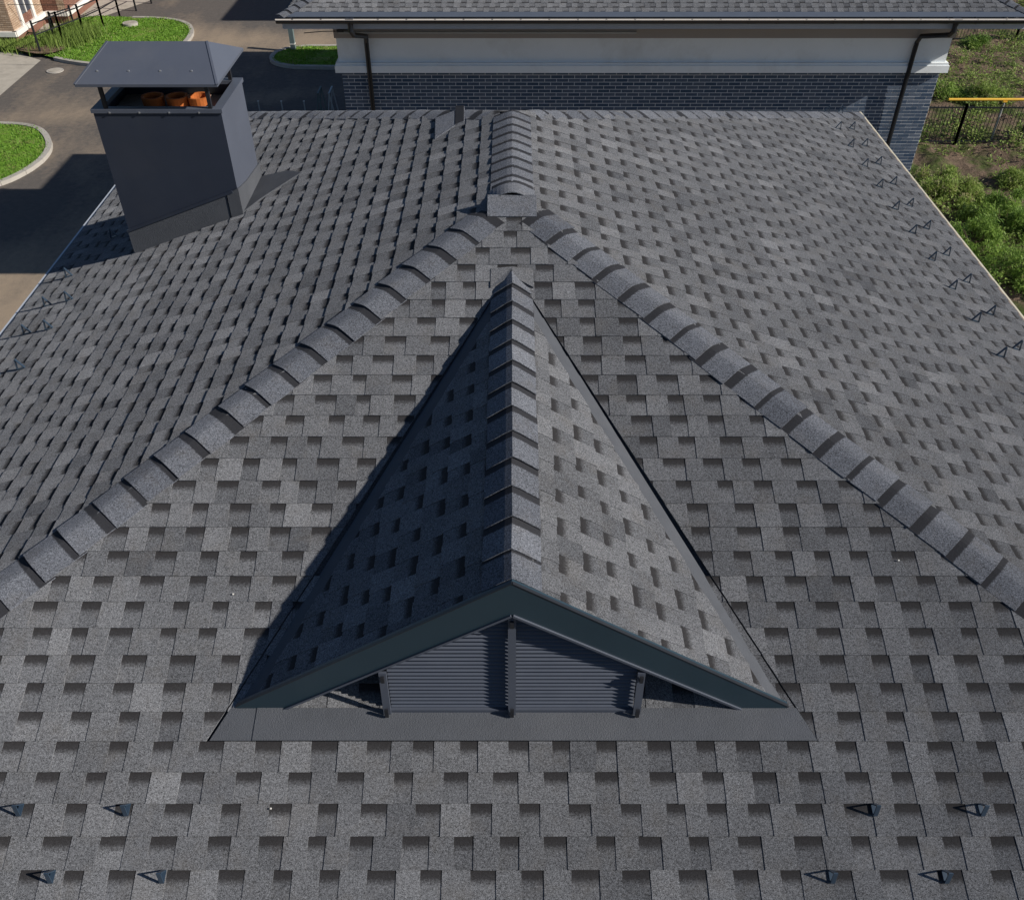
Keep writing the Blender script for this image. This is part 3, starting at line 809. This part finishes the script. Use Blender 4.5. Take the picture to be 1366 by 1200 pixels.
while x < EXR:
    mb = MB(); n = 8
    for i in range(n):
        a0, a1 = math.pi * i / n, math.pi * (i + 1) / n
        mb.bar((x, EY - .075 - .069 * math.cos(a0), gz - .069 * math.sin(a0)), (x, EY - .075 - .069 * math.cos(a1), gz - .069 * math.sin(a1)), .028, .006, up=(1, 0, 0))
    mb.box((x, EY - .14, gz + .014), (.035, .03, .022)); mb.box((x, EY + .0, gz + .030), (.03, .14, .006))
    put('gutter_bracket', mb, 'gutter', nb); x += .568
for px, sgn in ((8.56, 1), (-3.08, -1)):
    mb = MB(); gx = px + (.32 if sgn > 0 else -.16)
    mb.tube([(gx, EY - .075, gz - .03), (gx, EY - .075, gz - .22), (gx - .03 * sgn, EY - .02, gz - .30), (px + .02, NY - .22, gz - .52), (px, NY - .13, gz - .66), (px, NY - .10, -7.2), (px, NY - .10, -ZO + .1)], .05, 10)
    put('downpipe', mb, 'gutter', nb, smooth=True)
    mb = MB(); mb.box((gx, EY - .075, gz + .0), (.16, .16, .05)); mb.tube([(gx, EY - .075, gz), (gx, EY - .075, gz - .13)], .075, 10, r2=.05); put('gutter_outlet', mb, 'gutter', nb)
mb = MB(); mb.box((-3.42, NY - .22, -5.50), (.20, .14, .06)); mb.box((-3.58, NY - .26, -5.53), (.14, .10, .05)); mb.tube([(-3.5, NY - .1, -5.46), (-3.5, NY - .2, -5.50)], .012, 6)
put('floodlight', mb, 'metal_dark', nb)
mb = MB(); mb.tube([(-3.62, NY - .26, -5.545), (-4.0, NY + .0, -5.62), (-4.45, NY + .25, -5.72)], .009, 6); put('loose_cable', mb, 'cable', nb)

# house wing and farther house that throw the broad shadows over the yard
def simple_house(x0, x1, y0, y1, eave, label, nm='house'):
    t = empty(nm, ((x0 + x1) / 2, (y0 + y1) / 2, 0), label, 'house')
    mb = MB(); w = .6
    X0, X1, YA, YB = x0 + w, x1 - w, y0 + w, y1 - w
    for a, b in (((X0, YA), (X1, YA)), ((X1, YA), (X1, YB)), ((X1, YB), (X0, YB)), ((X0, YB), (X0, YA))):
        mb.face([(a[0], a[1], 0), (b[0], b[1], 0), (b[0], b[1], eave), (a[0], a[1], eave)], 0, .4)
    put('wall', mb, 'brick_slate', t, zo=False)
    mb = MB(); h = min(x1 - x0, y1 - y0) / 2 * .98; q = [(x0, y0, eave), (x1, y0, eave), (x1, y1, eave), (x0, y1, eave)]
    r = [(x0 + h, y0 + h, eave + h * .36), (x1 - h, y0 + h, eave + h * .36), (x1 - h, y1 - h, eave + h * .36), (x0 + h, y1 - h, eave + h * .36)]
    for i in range(4):
        j = (i + 1) % 4; mb.face([q[i], q[j], r[j], r[i]], 0, .4)
        mb.face([(q[i][0], q[i][1], eave - .15), (q[j][0], q[j][1], eave - .15), q[j], q[i]], 0, .2)
    mb.face(r, 0, .4); mb.face([(p[0], p[1], eave - .15) for p in q][::-1], 0, .2)
    put('roof', mb, 'shingle', t, zo=False)
    return t
simple_house(-3.55, 9.5, 25.12, 28.0, 7.2, 'narrow slate brick annex joined behind the neighbouring house', 'annex')
simple_house(-1.3, 9.5, 28.05, 39.4, 7.2, 'slate brick house hidden behind the roof of the neighbouring house', 'rear_house')
simple_house(-2.3, 9.0, 44.2, 56.0, 7.2, 'farthest slate brick house whose shadow reaches the far road', 'rear_house')

# ------------------------------------------------------------------ ground, roads
mb = MB(); mb.face([(-700, -700, -.012), (700, -700, -.012), (700, 700, -.012), (-700, 700, -.012)])
put('ground', mb, 'soil', kind='structure', zo=False)
nx, ny = 150, 150; xs = np.linspace(-60, 11.6, nx); ys = np.linspace(-5, 75, ny)
V = [(x, y, 0.0) for y in ys for x in xs]; F = [(j * nx + i, j * nx + i + 1, (j + 1) * nx + i + 1, (j + 1) * nx + i) for j in range(ny - 1) for i in range(nx - 1)]
me = bpy.data.meshes.new('road'); me.from_pydata(V, [], F); me.materials.append(M['asphalt'])
def dust(x, y):
    d = 0
    d += .95 * math.exp(-max(0, y - 22.2) ** 2 / 3.0) if y > 22.2 else .95
    d += .85 * math.exp(-((y - 44.3) / 2.2) ** 2) * (1 if x > -15.5 else math.exp(-((x + 15.5) / 2) ** 2))
    d += .45 * math.exp(-((y - 34.8 - .25 * (x + 17)) / .8) ** 2)
    d += .30 * math.exp(-((x + 14.5) / 1.5) ** 2 - ((y - 33) / 4) ** 2)
    d -= .55 * math.exp(-((y - 50) / 3.0) ** 2) if x > -17 else 0
    return d + .35 * noise.noise((x * .35, y * .35, 3)) + .02
a = me.attributes.new('dust', 'FLOAT', 'POINT'); a.data.foreach_set('value', [dust(v[0], v[1]) for v in V])
road = bpy.data.objects.new('road', me); C.objects.link(road); road['kind'] = 'structure'
def sheet(name, pts, z, mt, kind='structure', sub=None):
    mb = MB(); mb.face([(x, y, z) for x, y in pts]); mb.face
    o = put(name, mb, mt, kind=kind, zo=False); return o
def ccw(p):
    ar = sum(p[i][0] * p[(i + 1) % len(p)][1] - p[(i + 1) % len(p)][0] * p[i][1] for i in range(len(p)))
    return p if ar > 0 else p[::-1]
def smooth_poly(p, it=2):
    for _ in range(it):
        q = []
        for i in range(len(p)):
            a, b = p[i], p[(i + 1) % len(p)]
            q += [(a[0] * .75 + b[0] * .25, a[1] * .75 + b[1] * .25), (a[0] * .25 + b[0] * .75, a[1] * .25 + b[1] * .75)]
        p = q
    return p
sheet('pavement', ccw([(-45, 50), (-26.8, 45.7), (-22.4, 43.63), (-21.3, 41.9), (-20.3, 41.2), (-20.22, 36.83), (-20.6, 31), (-45, 31)]), .010, 'concrete')
sheet('footpath', ccw([(-22.33, 46.93), (-21.97, 45.11), (-21.02, 46.31), (-20.44, 47.6), (-19.8, 47.94), (-18.31, 50.92), (-17.4, 54.5), (-16.5, 62), (-26, 62), (-25.01, 53.9), (-22.33, 48.86)]), .014, 'concrete')
isl1 = smooth_poly(ccw([(-19.9, 41.40), (-19.04, 40.89), (-18.0, 40.49), (-16.54, 40.1), (-15.48, 40.79), (-14.68, 42.54), (-14.67, 44.53), (-15.0, 45.8), (-15.6, 46.7), (-16.88, 47.3), (-18.9, 47.43), (-20.44, 47.68), (-21.02, 46.31), (-21.63, 45.11), (-22.3, 43.9), (-24.5, 44.6), (-24.5, 42.9), (-21.6, 42.2)]), 1)
isl2 = smooth_poly(ccw([(-30, 33.4), (-18.88, 33.65), (-18.02, 33.57), (-17.16, 33.14), (-16.43, 32.07), (-16.07, 31.06), (-16.06, 29.97), (-16.38, 28.87), (-16.9, 28.2), (-18.2, 27.4), (-30, 26.5)]), 1)
isl3 = smooth_poly(ccw([(-10.39, 41.29), (-10.35, 42.12), (-9.75, 42.76), (-8.78, 42.97), (-2.11, 42.97), (-1.88, 39.91), (-8.48, 40.1), (-9.44, 40.2), (-10.14, 40.69)]), 1)
def lens(p):
    L = [0]
    for i in range(len(p)): L.append(L[-1] + math.dist(p[i], p[(i + 1) % len(p)]))
    return L
def kerb(poly, skip=lambda x, y: False, w=.2, h=.13):
    t = empty('kerb', (poly[0][0], poly[0][1], 0), kind='structure')
    n = len(poly); L = lens(poly); tot = L[-1]; ns = max(4, int(tot / .95)); st = tot / ns
    def at(d):
        d %= tot
        for i in range(n):
            if L[i + 1] >= d:
                a, b = poly[i], poly[(i + 1) % n]; f = (d - L[i]) / max(1e-6, L[i + 1] - L[i]); tx, ty = b[0] - a[0], b[1] - a[1]; l = math.hypot(tx, ty)
                return a[0] + tx * f, a[1] + ty * f
        return poly[0]
    def off(d, o):
        a, b = at(d - .08), at(d + .08); tx, ty = b[0] - a[0], b[1] - a[1]; l = math.hypot(tx, ty) or 1
        c = at(d); return c[0] - ty / l * o, c[1] + tx / l * o
    for k in range(ns):
        d0 = k * st + .006; d1 = (k + 1) * st - .006; c = at((d0 + d1) / 2)
        if skip(*c): continue
        mb = MB(); hh = h + random.uniform(-.004, .004)
        inner = [off(d0 + (d1 - d0) * i / 3, w / 2) for i in range(4)]; outer = [off(d0 + (d1 - d0) * i / 3, -w / 2) for i in range(4)]
        for i in range(3):
            q = [outer[i], outer[i + 1], inner[i + 1], inner[i]]
            mb.prism([(x, y, hh) for x, y in q], [(x, y, 0) for x, y in q], 0)
        put('kerb_stone', mb, 'kerb', t, zo=False)
    return t
kerb(isl1, lambda x, y: x < -19.9 or (y > 46.9 and x < -18.2)); kerb(isl2, lambda x, y: x < -24); kerb(isl3, lambda x, y: x > -5)
grng = random.Random(21)
def inside(x, y, p):
    r = False
    for i in range(len(p)):
        (a, b), (c, d) = p[i], p[(i + 1) % len(p)]
        if (b > y) != (d > y) and x < (c - a) * (y - b) / (d - b) + a: r = not r
    return r
def lawn(poly, count, dark=0):
    mb = MB(); mb.face([(x, y, .10) for x, y in poly]); put('lawn_bed', mb, 'lawn_soil', kind='structure', zo=False)
    mb = MB(); xs_ = [p[0] for p in poly]; ys_ = [p[1] for p in poly]; x0, x1, y0, y1 = max(min(xs_), -25), max(xs_), min(ys_), max(ys_)
    n = 0
    while n < count:
        x, y = grng.uniform(x0, x1), grng.uniform(y0, y1)
        if not inside(x, y, poly): n += .2; continue
        nz = noise.noise((x * .8, y * .8, 1)); n += 1
        if nz < -.35 and grng.random() < .6: continue
        h = grng.uniform(.02, .055) * (1.3 + nz); w = grng.uniform(.02, .04); a = grng.uniform(0, 6.28)
        dx, dy_ = math.cos(a) * w, math.sin(a) * w; lx, ly_ = grng.uniform(-.05, .05), grng.uniform(-.05, .05)
        mb.face([(x - dx, y - dy_, .09), (x + dx, y + dy_, .09), (x + lx, y + ly_, .10 + h)], 0, min(1, max(0, .45 + .5 * nz + grng.uniform(-.3, .3) + (.6 if grng.random() < .03 + .25 * max(0, -nz) else 0))))
    put('grass', mb, 'grass', kind='stuff', zo=False)
lawn(isl1, 26000); lawn(isl2, 22000); lawn(isl3, 9000)
sheet('bare_soil', smooth_poly(ccw([(-21.9, 42.3), (-21.13, 41.75), (-20.1, 41.40), (-19.5, 42.2), (-19.9, 43.0), (-20.9, 43.5), (-21.7, 43.3)]), 2), .185, 'dirt')

# manhole covers
for x, y, z, lab in ((-19.16, 39.81, .012, 'round concrete manhole cover on the asphalt beside the pale pavement'), (-17.93, 46.07, .20, 'round concrete manhole cover sunk in the lawn behind the chimney')):
    t = empty('manhole_cover', (x, y, 0), lab, 'manhole cover')
    mb = MB(); n = 28; ring = lambda r, zz: [(x + r * math.cos(2 * math.pi * i / n), y + r * math.sin(2 * math.pi * i / n), zz) for i in range(n)]
    a, b = ring(.34, 0), ring(.34, z + .02); mb.face(b)
    for i in range(n): mb.face([a[i], a[(i + 1) % n], b[(i + 1) % n], b[i]])
    put('ring', mb, 'kerb', t, zo=False)
    mb = MB(); a, b = ring(.25, z + .018), ring(.25, z + .03); mb.face(b)
    for i in range(n): mb.face([a[i], a[(i + 1) % n], b[(i + 1) % n], b[i]])
    put('lid', mb, 'concrete', t, zo=False)

# ------------------------------------------------------------------ fences
def fence(name, label, pts, h, step_post, pk, tilt=0, mt='metal_dark', rails=(.12, .95), pickets=True):
    t = empty(name, (pts[0][0], pts[0][1], 0), label, 'fence')
    cnt = 0
    for (a, b) in zip(pts, pts[1:]):
        L = math.dist(a, b); n = max(1, round(L / step_post)); ux, uy = (b[0] - a[0]) / L, (b[1] - a[1]) / L
        for i in range(n + 1):
            mb = MB(); x, y = a[0] + ux * L * i / n, a[1] + uy * L * i / n
            mb.bar((x, y, 0), (x, y, h + .06), .07, .07, up=(0, 1, 0)); put('post', mb, mt, t, zo=False)
        for r in rails:
            mb = MB(); mb.bar((a[0], a[1], h * r), (b[0], b[1], h * r), .03, .045); put('rail', mb, mt, t, zo=False)
        if pickets:
            m = int(L / pk)
            for i in range(m):
                x, y = a[0] + ux * pk * (i + .5), a[1] + uy * pk * (i + .5); mb = MB()
                mb.bar((x, y, h * rails[0]), (x, y, h), .016, .016, up=(0, 1, 0)); put('picket', mb, mt, t, zo=False); cnt += 1
    return t
fence('fence', 'black metal fence with thin pickets across the weedy plot, below the yellow pipe', [(11.3, 31.7), (15.59, 31.73), (20.1, 31.68)], 1.40, 2.2, .125)
fence('fence', 'farther low metal picket fence at the top right corner, behind the weedy plot', [(17.2, 43.85), (22.74, 43.85), (28.0, 43.85)], 1.1, 2.8, .14)
fence('fence', 'black metal railing rising from bare soil on the lawn by the brick house', [(-20.52, 41.85), (-20.0, 43.2), (-19.50, 44.4), (-19.1, 45.8), (-18.9, 47.5), (-18.2, 50.2)], 1.35, 1.6, .13, rails=(.62, .94), pickets=False)
fence('fence', 'low picket fence beside the tall grass in front of the brick house', [(-20.4, 43.3), (-20.75, 44.2), (-20.2, 45.2)], 1.1, 1.4, .14)

# yellow gas pipe on posts
t = empty('gas_pipe', (17, 31.95, 0), 'yellow gas pipe running level above the black fence on the right', 'pipe')
mb = MB(); mb.tube([(15.0, 31.95, 1.52), (24, 31.95, 1.52)], .045, 10); put('pipe', mb, 'yellow', t, zo=False, smooth=True)
for x in (16.95, 20.9):
    mb = MB(); mb.tube([(x, 31.95, 0), (x, 31.95, 1.47)], .03, 8); put('support_post', mb, 'galv', t, zo=False)
    mb = MB(); mb.box((x, 31.95, 1.46), (.14, .12, .04)); put('bracket', mb, 'yellow', t, zo=False)

# post, sawhorses, bollards on the yard
t = empty('marker_post', (-9.62, 42.44, 0), 'square grey post with a white strap standing at the tip of the shaded lawn', 'post')
mb = MB(); mb.box((-9.62, 42.44, .62), (.20, .20, 1.24)); put('shaft', mb, 'post_grey', t, zo=False)
mb = MB(); mb.box((-9.62, 42.44, .33), (.215, .215, .035)); put('strap', mb, 'white_trim', t, zo=False)
mb = MB(); mb.box((-9.62, 42.44, 1.25), (.23, .23, .03)); put('cap_plate', mb, 'post_grey', t, zo=False)
for i, (x, lab) in enumerate(((-7.03, 'dull metal trestle, the left one of the pair near the brick wall'), (-6.62, 'bright metal trestle, the right one of the pair, nearest the brick wall'))):
    t = empty('trestle', (x, 33.8, 0), lab, 'trestle', 'metal trestles beside the brick wall')
    for dxx in (-.17, .17):
        for yy_ in (33.75, 34.45):
            mb = MB(); mb.bar((x + dxx, yy_, 0), (x, yy_ + .05, 1.08), .045, .03, up=(0, 1, 0)); put('leg', mb, 'post_grey' if i == 0 else 'galv', t, zo=False)
    mb = MB(); mb.bar((x, 33.75, 1.1), (x, 34.55, 1.1), .06, .04); put('top_beam', mb, 'post_grey' if i == 0 else 'galv', t, zo=False)
for x, lab in ((-9.21, 'thin pale stake, leftmost of three above the far roof hip'), (-8.37, 'thin pale stake, middle one of three above the far roof hip'), (-7.55, 'thin pale stake, rightmost of three above the far roof hip')):
    t = empty('stake', (x, 33.69, 0), lab, 'stake', 'stakes in the shaded yard')
    mb = MB(); mb.bar((x, 33.69, 0), (x, 33.69, .86), .04, .04, up=(0, 1, 0)); put('shaft', mb, 'galv', t, zo=False)
    mb = MB(); mb.box((x, 33.69, .87), (.06, .06, .02)); put('tip', mb, 'white_trim', t, zo=False)

# ------------------------------------------------------------------ red and beige brick house at the upper left
bh = empty('brick_house', (-24.5, 48, 0), 'red and beige brick house with white plinth and trims in the upper left corner', 'house')
def bwall(pts, z0, z1, mt, nm, par=bh, th_=.02):
    mb = MB()
    for (a, b) in zip(pts, pts[1:]): mb.face([(a[0], a[1], z0), (b[0], b[1], z0), (b[0], b[1], z1), (a[0], a[1], z1)])
    return put(nm, mb, mt, par, zo=False)
c0, c1, c2, c3, c4 = (-34, 43.6), (-22.15, 43.4), (-22.15, 46.7), (-21.05, 46.7), (-21.05, 56)
bw = bwall([c0, c1, c2, c3, c4, (-34, 56), c0], 0, 6.4, 'brick_red', 'wall')
mb = MB(); mb.face([(x, y, 6.4) for x, y in (c0, c1, c2, c3, c4, (-34, 56))]); put('roof', mb, 'shingle', bh, zo=False)
def bricks_on(a, b, z0, z1, mt, par, proud=.012, bl=.26, bhh=.085):
    """courses of separate bricks, one mesh per wall face"""
    mb = MB(); L = math.dist(a, b); u = Vector(((b[0] - a[0]) / L, (b[1] - a[1]) / L, 0)); nn = Vector((u.y, -u.x, 0)); r = 0; z = z0
    while z + bhh < z1:
        s = -(r % 2) * bl / 2
        while s < L:
            s0, s1 = max(s, 0) + .006, min(s + bl, L) - .006
            if s1 - s0 > .03:
                P = [Vector((a[0], a[1], 0)) + u * ss + nn * (proud + random.uniform(0, .004)) + Vector((0, 0, zz)) for ss, zz in ((s0, z), (s1, z), (s1, z + bhh - .014), (s0, z + bhh - .014))]
                mb.prism(P, [p - nn * proud for p in P], 0, random.random())
            s += bl
        z += bhh; r += 1
    put('brick', mb, mt, par, zo=False, kind='stuff')
bricks_on((-26, 43.53), (-22.95, 43.415), .55, 3.0, 'brick_red', bw); bricks_on((-22.9, 43.4), c1, .55, 3.0, 'brick_beige', bw)
bricks_on(c1, (-22.15, 44.2), .55, 3, 'brick_beige', bw); bricks_on((-22.15, 44.5), (-22.15, 45.5), .55, .9, 'brick_red', bw)
bricks_on((-22.15, 45.8), c2, .55, 3, 'brick_beige', bw); bricks_on((-22.1, 46.7), (-21.4, 46.7), .55, 3, 'brick_red', bw); bricks_on((-21.4, 46.7), c3, .55, 3, 'brick_beige', bw)
bricks_on(c3, (-21.05, 49.5), .55, 3, 'brick_red', bw)
def trim(a, b, z, w, h, nm='plinth'):
    mb = MB(); mb.bar((a[0], a[1], z), (b[0], b[1], z), w, h); put(nm, mb, 'white_trim', bh, zo=False)
trim((-34, 43.6), (-22.05, 43.36), .46, .22, .20); trim((-22.11, 43.30), (-22.11, 46.6), .46, .22, .20); trim((-22.0, 46.66), (-20.95, 46.66), .46, .22, .20); trim((-21.0, 46.78), (-21.0, 50), .46, .22, .20)
for (x, y) in ((-22.12, 44.34), (-22.12, 45.66)):
    mb = MB(); mb.box((x, y, 2.0), (.12, .22, 2.9)); put('window_trim', mb, 'white_trim', bh, zo=False)
mb = MB(); mb.box((-22.14, 45.0, 1.9), (.06, 1.1, 1.9)); w_ = put('window', mb, 'glass', bh, zo=False)
mb = MB(); mb.box((-22.10, 45.0, 1.9), (.06, .06, 1.9)); put('mullion', mb, 'white_trim', w_, zo=False)

# overhead cables
def cable(p, q, r, label):
    mb = MB(); n = 10
    pts = [(p[0] + (q[0] - p[0]) * i / n, p[1] + (q[1] - p[1]) * i / n, p[2] + (q[2] - p[2]) * i / n - .25 * (1 - (2 * i / n - 1) ** 2)) for i in range(n + 1)]
    mb.tube(pts, r, 5); put('overhead_cable', mb, 'cable', label=label, cat='cable', zo=False, group='cables over the left yard')
cable((-30, 39.9, 3.6), (-6.4, 38.9, 3.2), .012, 'single thin cable crossing in front of the manhole cover on the asphalt')
cable((-32, 41.0, 3.1), (-19.5, 44.3, 1.41), .012, 'thin black cable sloping to the railing in front of the brick house')

# ------------------------------------------------------------------ weedy plot on the right
gx0, gx1, gy0, gy1 = 10.2, 30.0, 10.0, 56.0; nx, ny = 110, 220
def gh(x, y):
    a = .16 * noise.noise((x * .55, y * .55, 0)) + .10 * noise.noise((x * 1.7, y * 1.7, 5)) + .05 * noise.noise((x * 4.5, y * 4.5, 9))
    return max(.02, .10 + a)
xs = np.linspace(gx0, gx1, nx); ys = np.linspace(gy0, gy1, ny)
V = [(x, y, gh(x, y) if 0 < i < nx - 1 and 0 < j < ny - 1 else -.0) for j, y in enumerate(ys) for i, x in enumerate(xs)]
F = [(j * nx + i, j * nx + i + 1, (j + 1) * nx + i + 1, (j + 1) * nx + i) for j in range(ny - 1) for i in range(nx - 1)]
me = bpy.data.meshes.new('garden_soil'); me.from_pydata(V, [], F); me.materials.append(M['soil'])
gs = bpy.data.objects.new('garden_soil', me); C.objects.link(gs); gs['kind'] = 'structure'
wr = random.Random(77)
def leaf(mb, p, L, w, az, el, tint, droop=.3):
    d = Vector((math.cos(az) * math.cos(el), math.sin(az) * math.cos(el), math.sin(el))); sd_ = Vector((-math.sin(az), math.cos(az), 0)) * w
    m = p + d * L * .5; e = p + d * L - Vector((0, 0, droop * L))
    mb.face([p, m + sd_, e, m - sd_], 0, tint)
def plant(mb, x, y, z, h, n, size, base_t, spread=.35):
    for _ in range(n):
        a = wr.uniform(0, 6.28); rr = spread * math.sqrt(wr.random()); hh = z + h * wr.random() ** .8
        leaf(mb, Vector((x + rr * math.cos(a), y + rr * math.sin(a), hh)), size * wr.uniform(.6, 1.3), size * wr.uniform(.12, .3), a + wr.uniform(-1, 1), wr.uniform(-.2, 1.3), min(1, max(0, base_t + wr.uniform(-.35, .35))))
mb = MB()
cnt = 0
while cnt < 1700:
    x, y = wr.uniform(11.4, 29), wr.uniform(18, 50)
    nz = noise.noise((x * .33, y * .33, 2.2)) + .5 * noise.noise((x * 1.1, y * 1.1, 7))
    cnt += 1
    if nz < -.08 and wr.random() < .85: continue
    sc = max(.5, 1 + nz)
    plant(mb, x, y, gh(x, y) - .02, wr.uniform(.12, .38) * sc, int(wr.uniform(22, 46)), wr.uniform(.09, .17), .42 + .4 * nz + wr.uniform(-.2, .2), wr.uniform(.15, .42))
put('weeds', mb, 'weed', kind='stuff', zo=False)
def bush(x, y, r, h, label, nleaf, tone=.5, name='shrub'):
    t = empty(name, (x, y, 0), label, 'shrub', 'leafy shrubs on the weedy plot')
    mb = MB()
    for k in range(5):
        a = wr.uniform(0, 6.28); mb.tube([(x, y, 0), (x + .3 * r * math.cos(a), y + .3 * r * math.sin(a), h * .4), (x + .6 * r * math.cos(a), y + .6 * r * math.sin(a), h * .8)], .022, 5, r2=.008)
    put('stem', mb, 'trunk', t, zo=False)
    mb = MB(); cl = []
    for k in range(int(20 * r + 12)):
        a = wr.uniform(0, 6.28); q = math.sqrt(wr.random()); zz = h * (1 - q * q * .8) * wr.uniform(.2, 1.0)
        cl.append((x + r * q * math.cos(a), y + r * q * math.sin(a), zz, wr.uniform(.15, .38), wr.uniform(-.22, .22)))
    for _ in range(nleaf):
        cx_, cy_, cz, cr, ct = wr.choice(cl)
        d = Vector((wr.gauss(0, 1), wr.gauss(0, 1), wr.gauss(0, .8))).normalized() * cr * wr.random() ** .4
        leaf(mb, Vector((cx_, cy_, max(.03, cz))) + d, wr.uniform(.09, .24), wr.uniform(.008, .024), wr.uniform(0, 6.28), wr.uniform(.0, 1.45), min(1, max(0, tone + ct + wr.uniform(-.3, .3))))
    put('foliage', mb, 'weed' if tone > .6 else 'bushleaf', t, zo=False)
bush(13.6, 27.6, 1.25, .95, 'feathery pale green shrub mound where the roof edge meets the plot, nearest the brick wall', 8500, .72)
bush(14.7, 25.2, 1.15, 1.1, 'dense leafy green shrub right beside the roof edge below the feathery mound', 8500, .5)
bush(13.3, 24.0, .9, .9, 'darker low shrub tucked against the roof edge halfway down the plot', 5000, .38)
bush(13.9, 22.2, 1.0, 1.0, 'broad bright green shrub at the right image edge low on the plot', 6500, .6)
bush(16.3, 28.2, .6, .6, 'small rounded light green shrub below the fence amid bare soil', 2800, .66)
bush(16.1, 24.6, .9, 1.1, 'tall mixed green shrub at the right edge of the picture', 5000, .55)
bush(18.4, 36.2, .8, .7, 'bright green clump above the yellow pipe', 3500, .62)
bush(17.0, 36.6, .6, .5, 'small green clump above the yellow pipe, closest to the wall', 2200, .58)
bush(20.6, 43.0, .5, .6, 'dark rounded clump in front of the far picket fence', 1800, .2)
# tall grass tuft beside the railing at the upper left
mb = MB()
for _ in range(3600):
    x, y = wr.gauss(-19.95, .5), wr.gauss(44.0, .75); h = wr.uniform(.3, .75); w = .018; a = wr.uniform(0, 6.28)
    mb.face([(x - w * math.cos(a), y - w * math.sin(a), .08), (x + w * math.cos(a), y + w * math.sin(a), .08), (x + wr.uniform(-.15, .15), y + wr.uniform(-.15, .15), h)], 0, wr.uniform(.0, .6))
for _ in range(2600):
    x, y = wr.uniform(-23.6, -20.6), wr.gauss(42.9, .35); h = wr.uniform(.15, .45); w = .02; a = wr.uniform(0, 6.28)
    mb.face([(x - w * math.cos(a), y - w * math.sin(a), .02), (x + w * math.cos(a), y + w * math.sin(a), .02), (x + wr.uniform(-.12, .12), y + wr.uniform(-.12, .12), h)], 0, wr.uniform(.1, .8))
put('tall_grass', mb, 'weed', kind='stuff', zo=False)
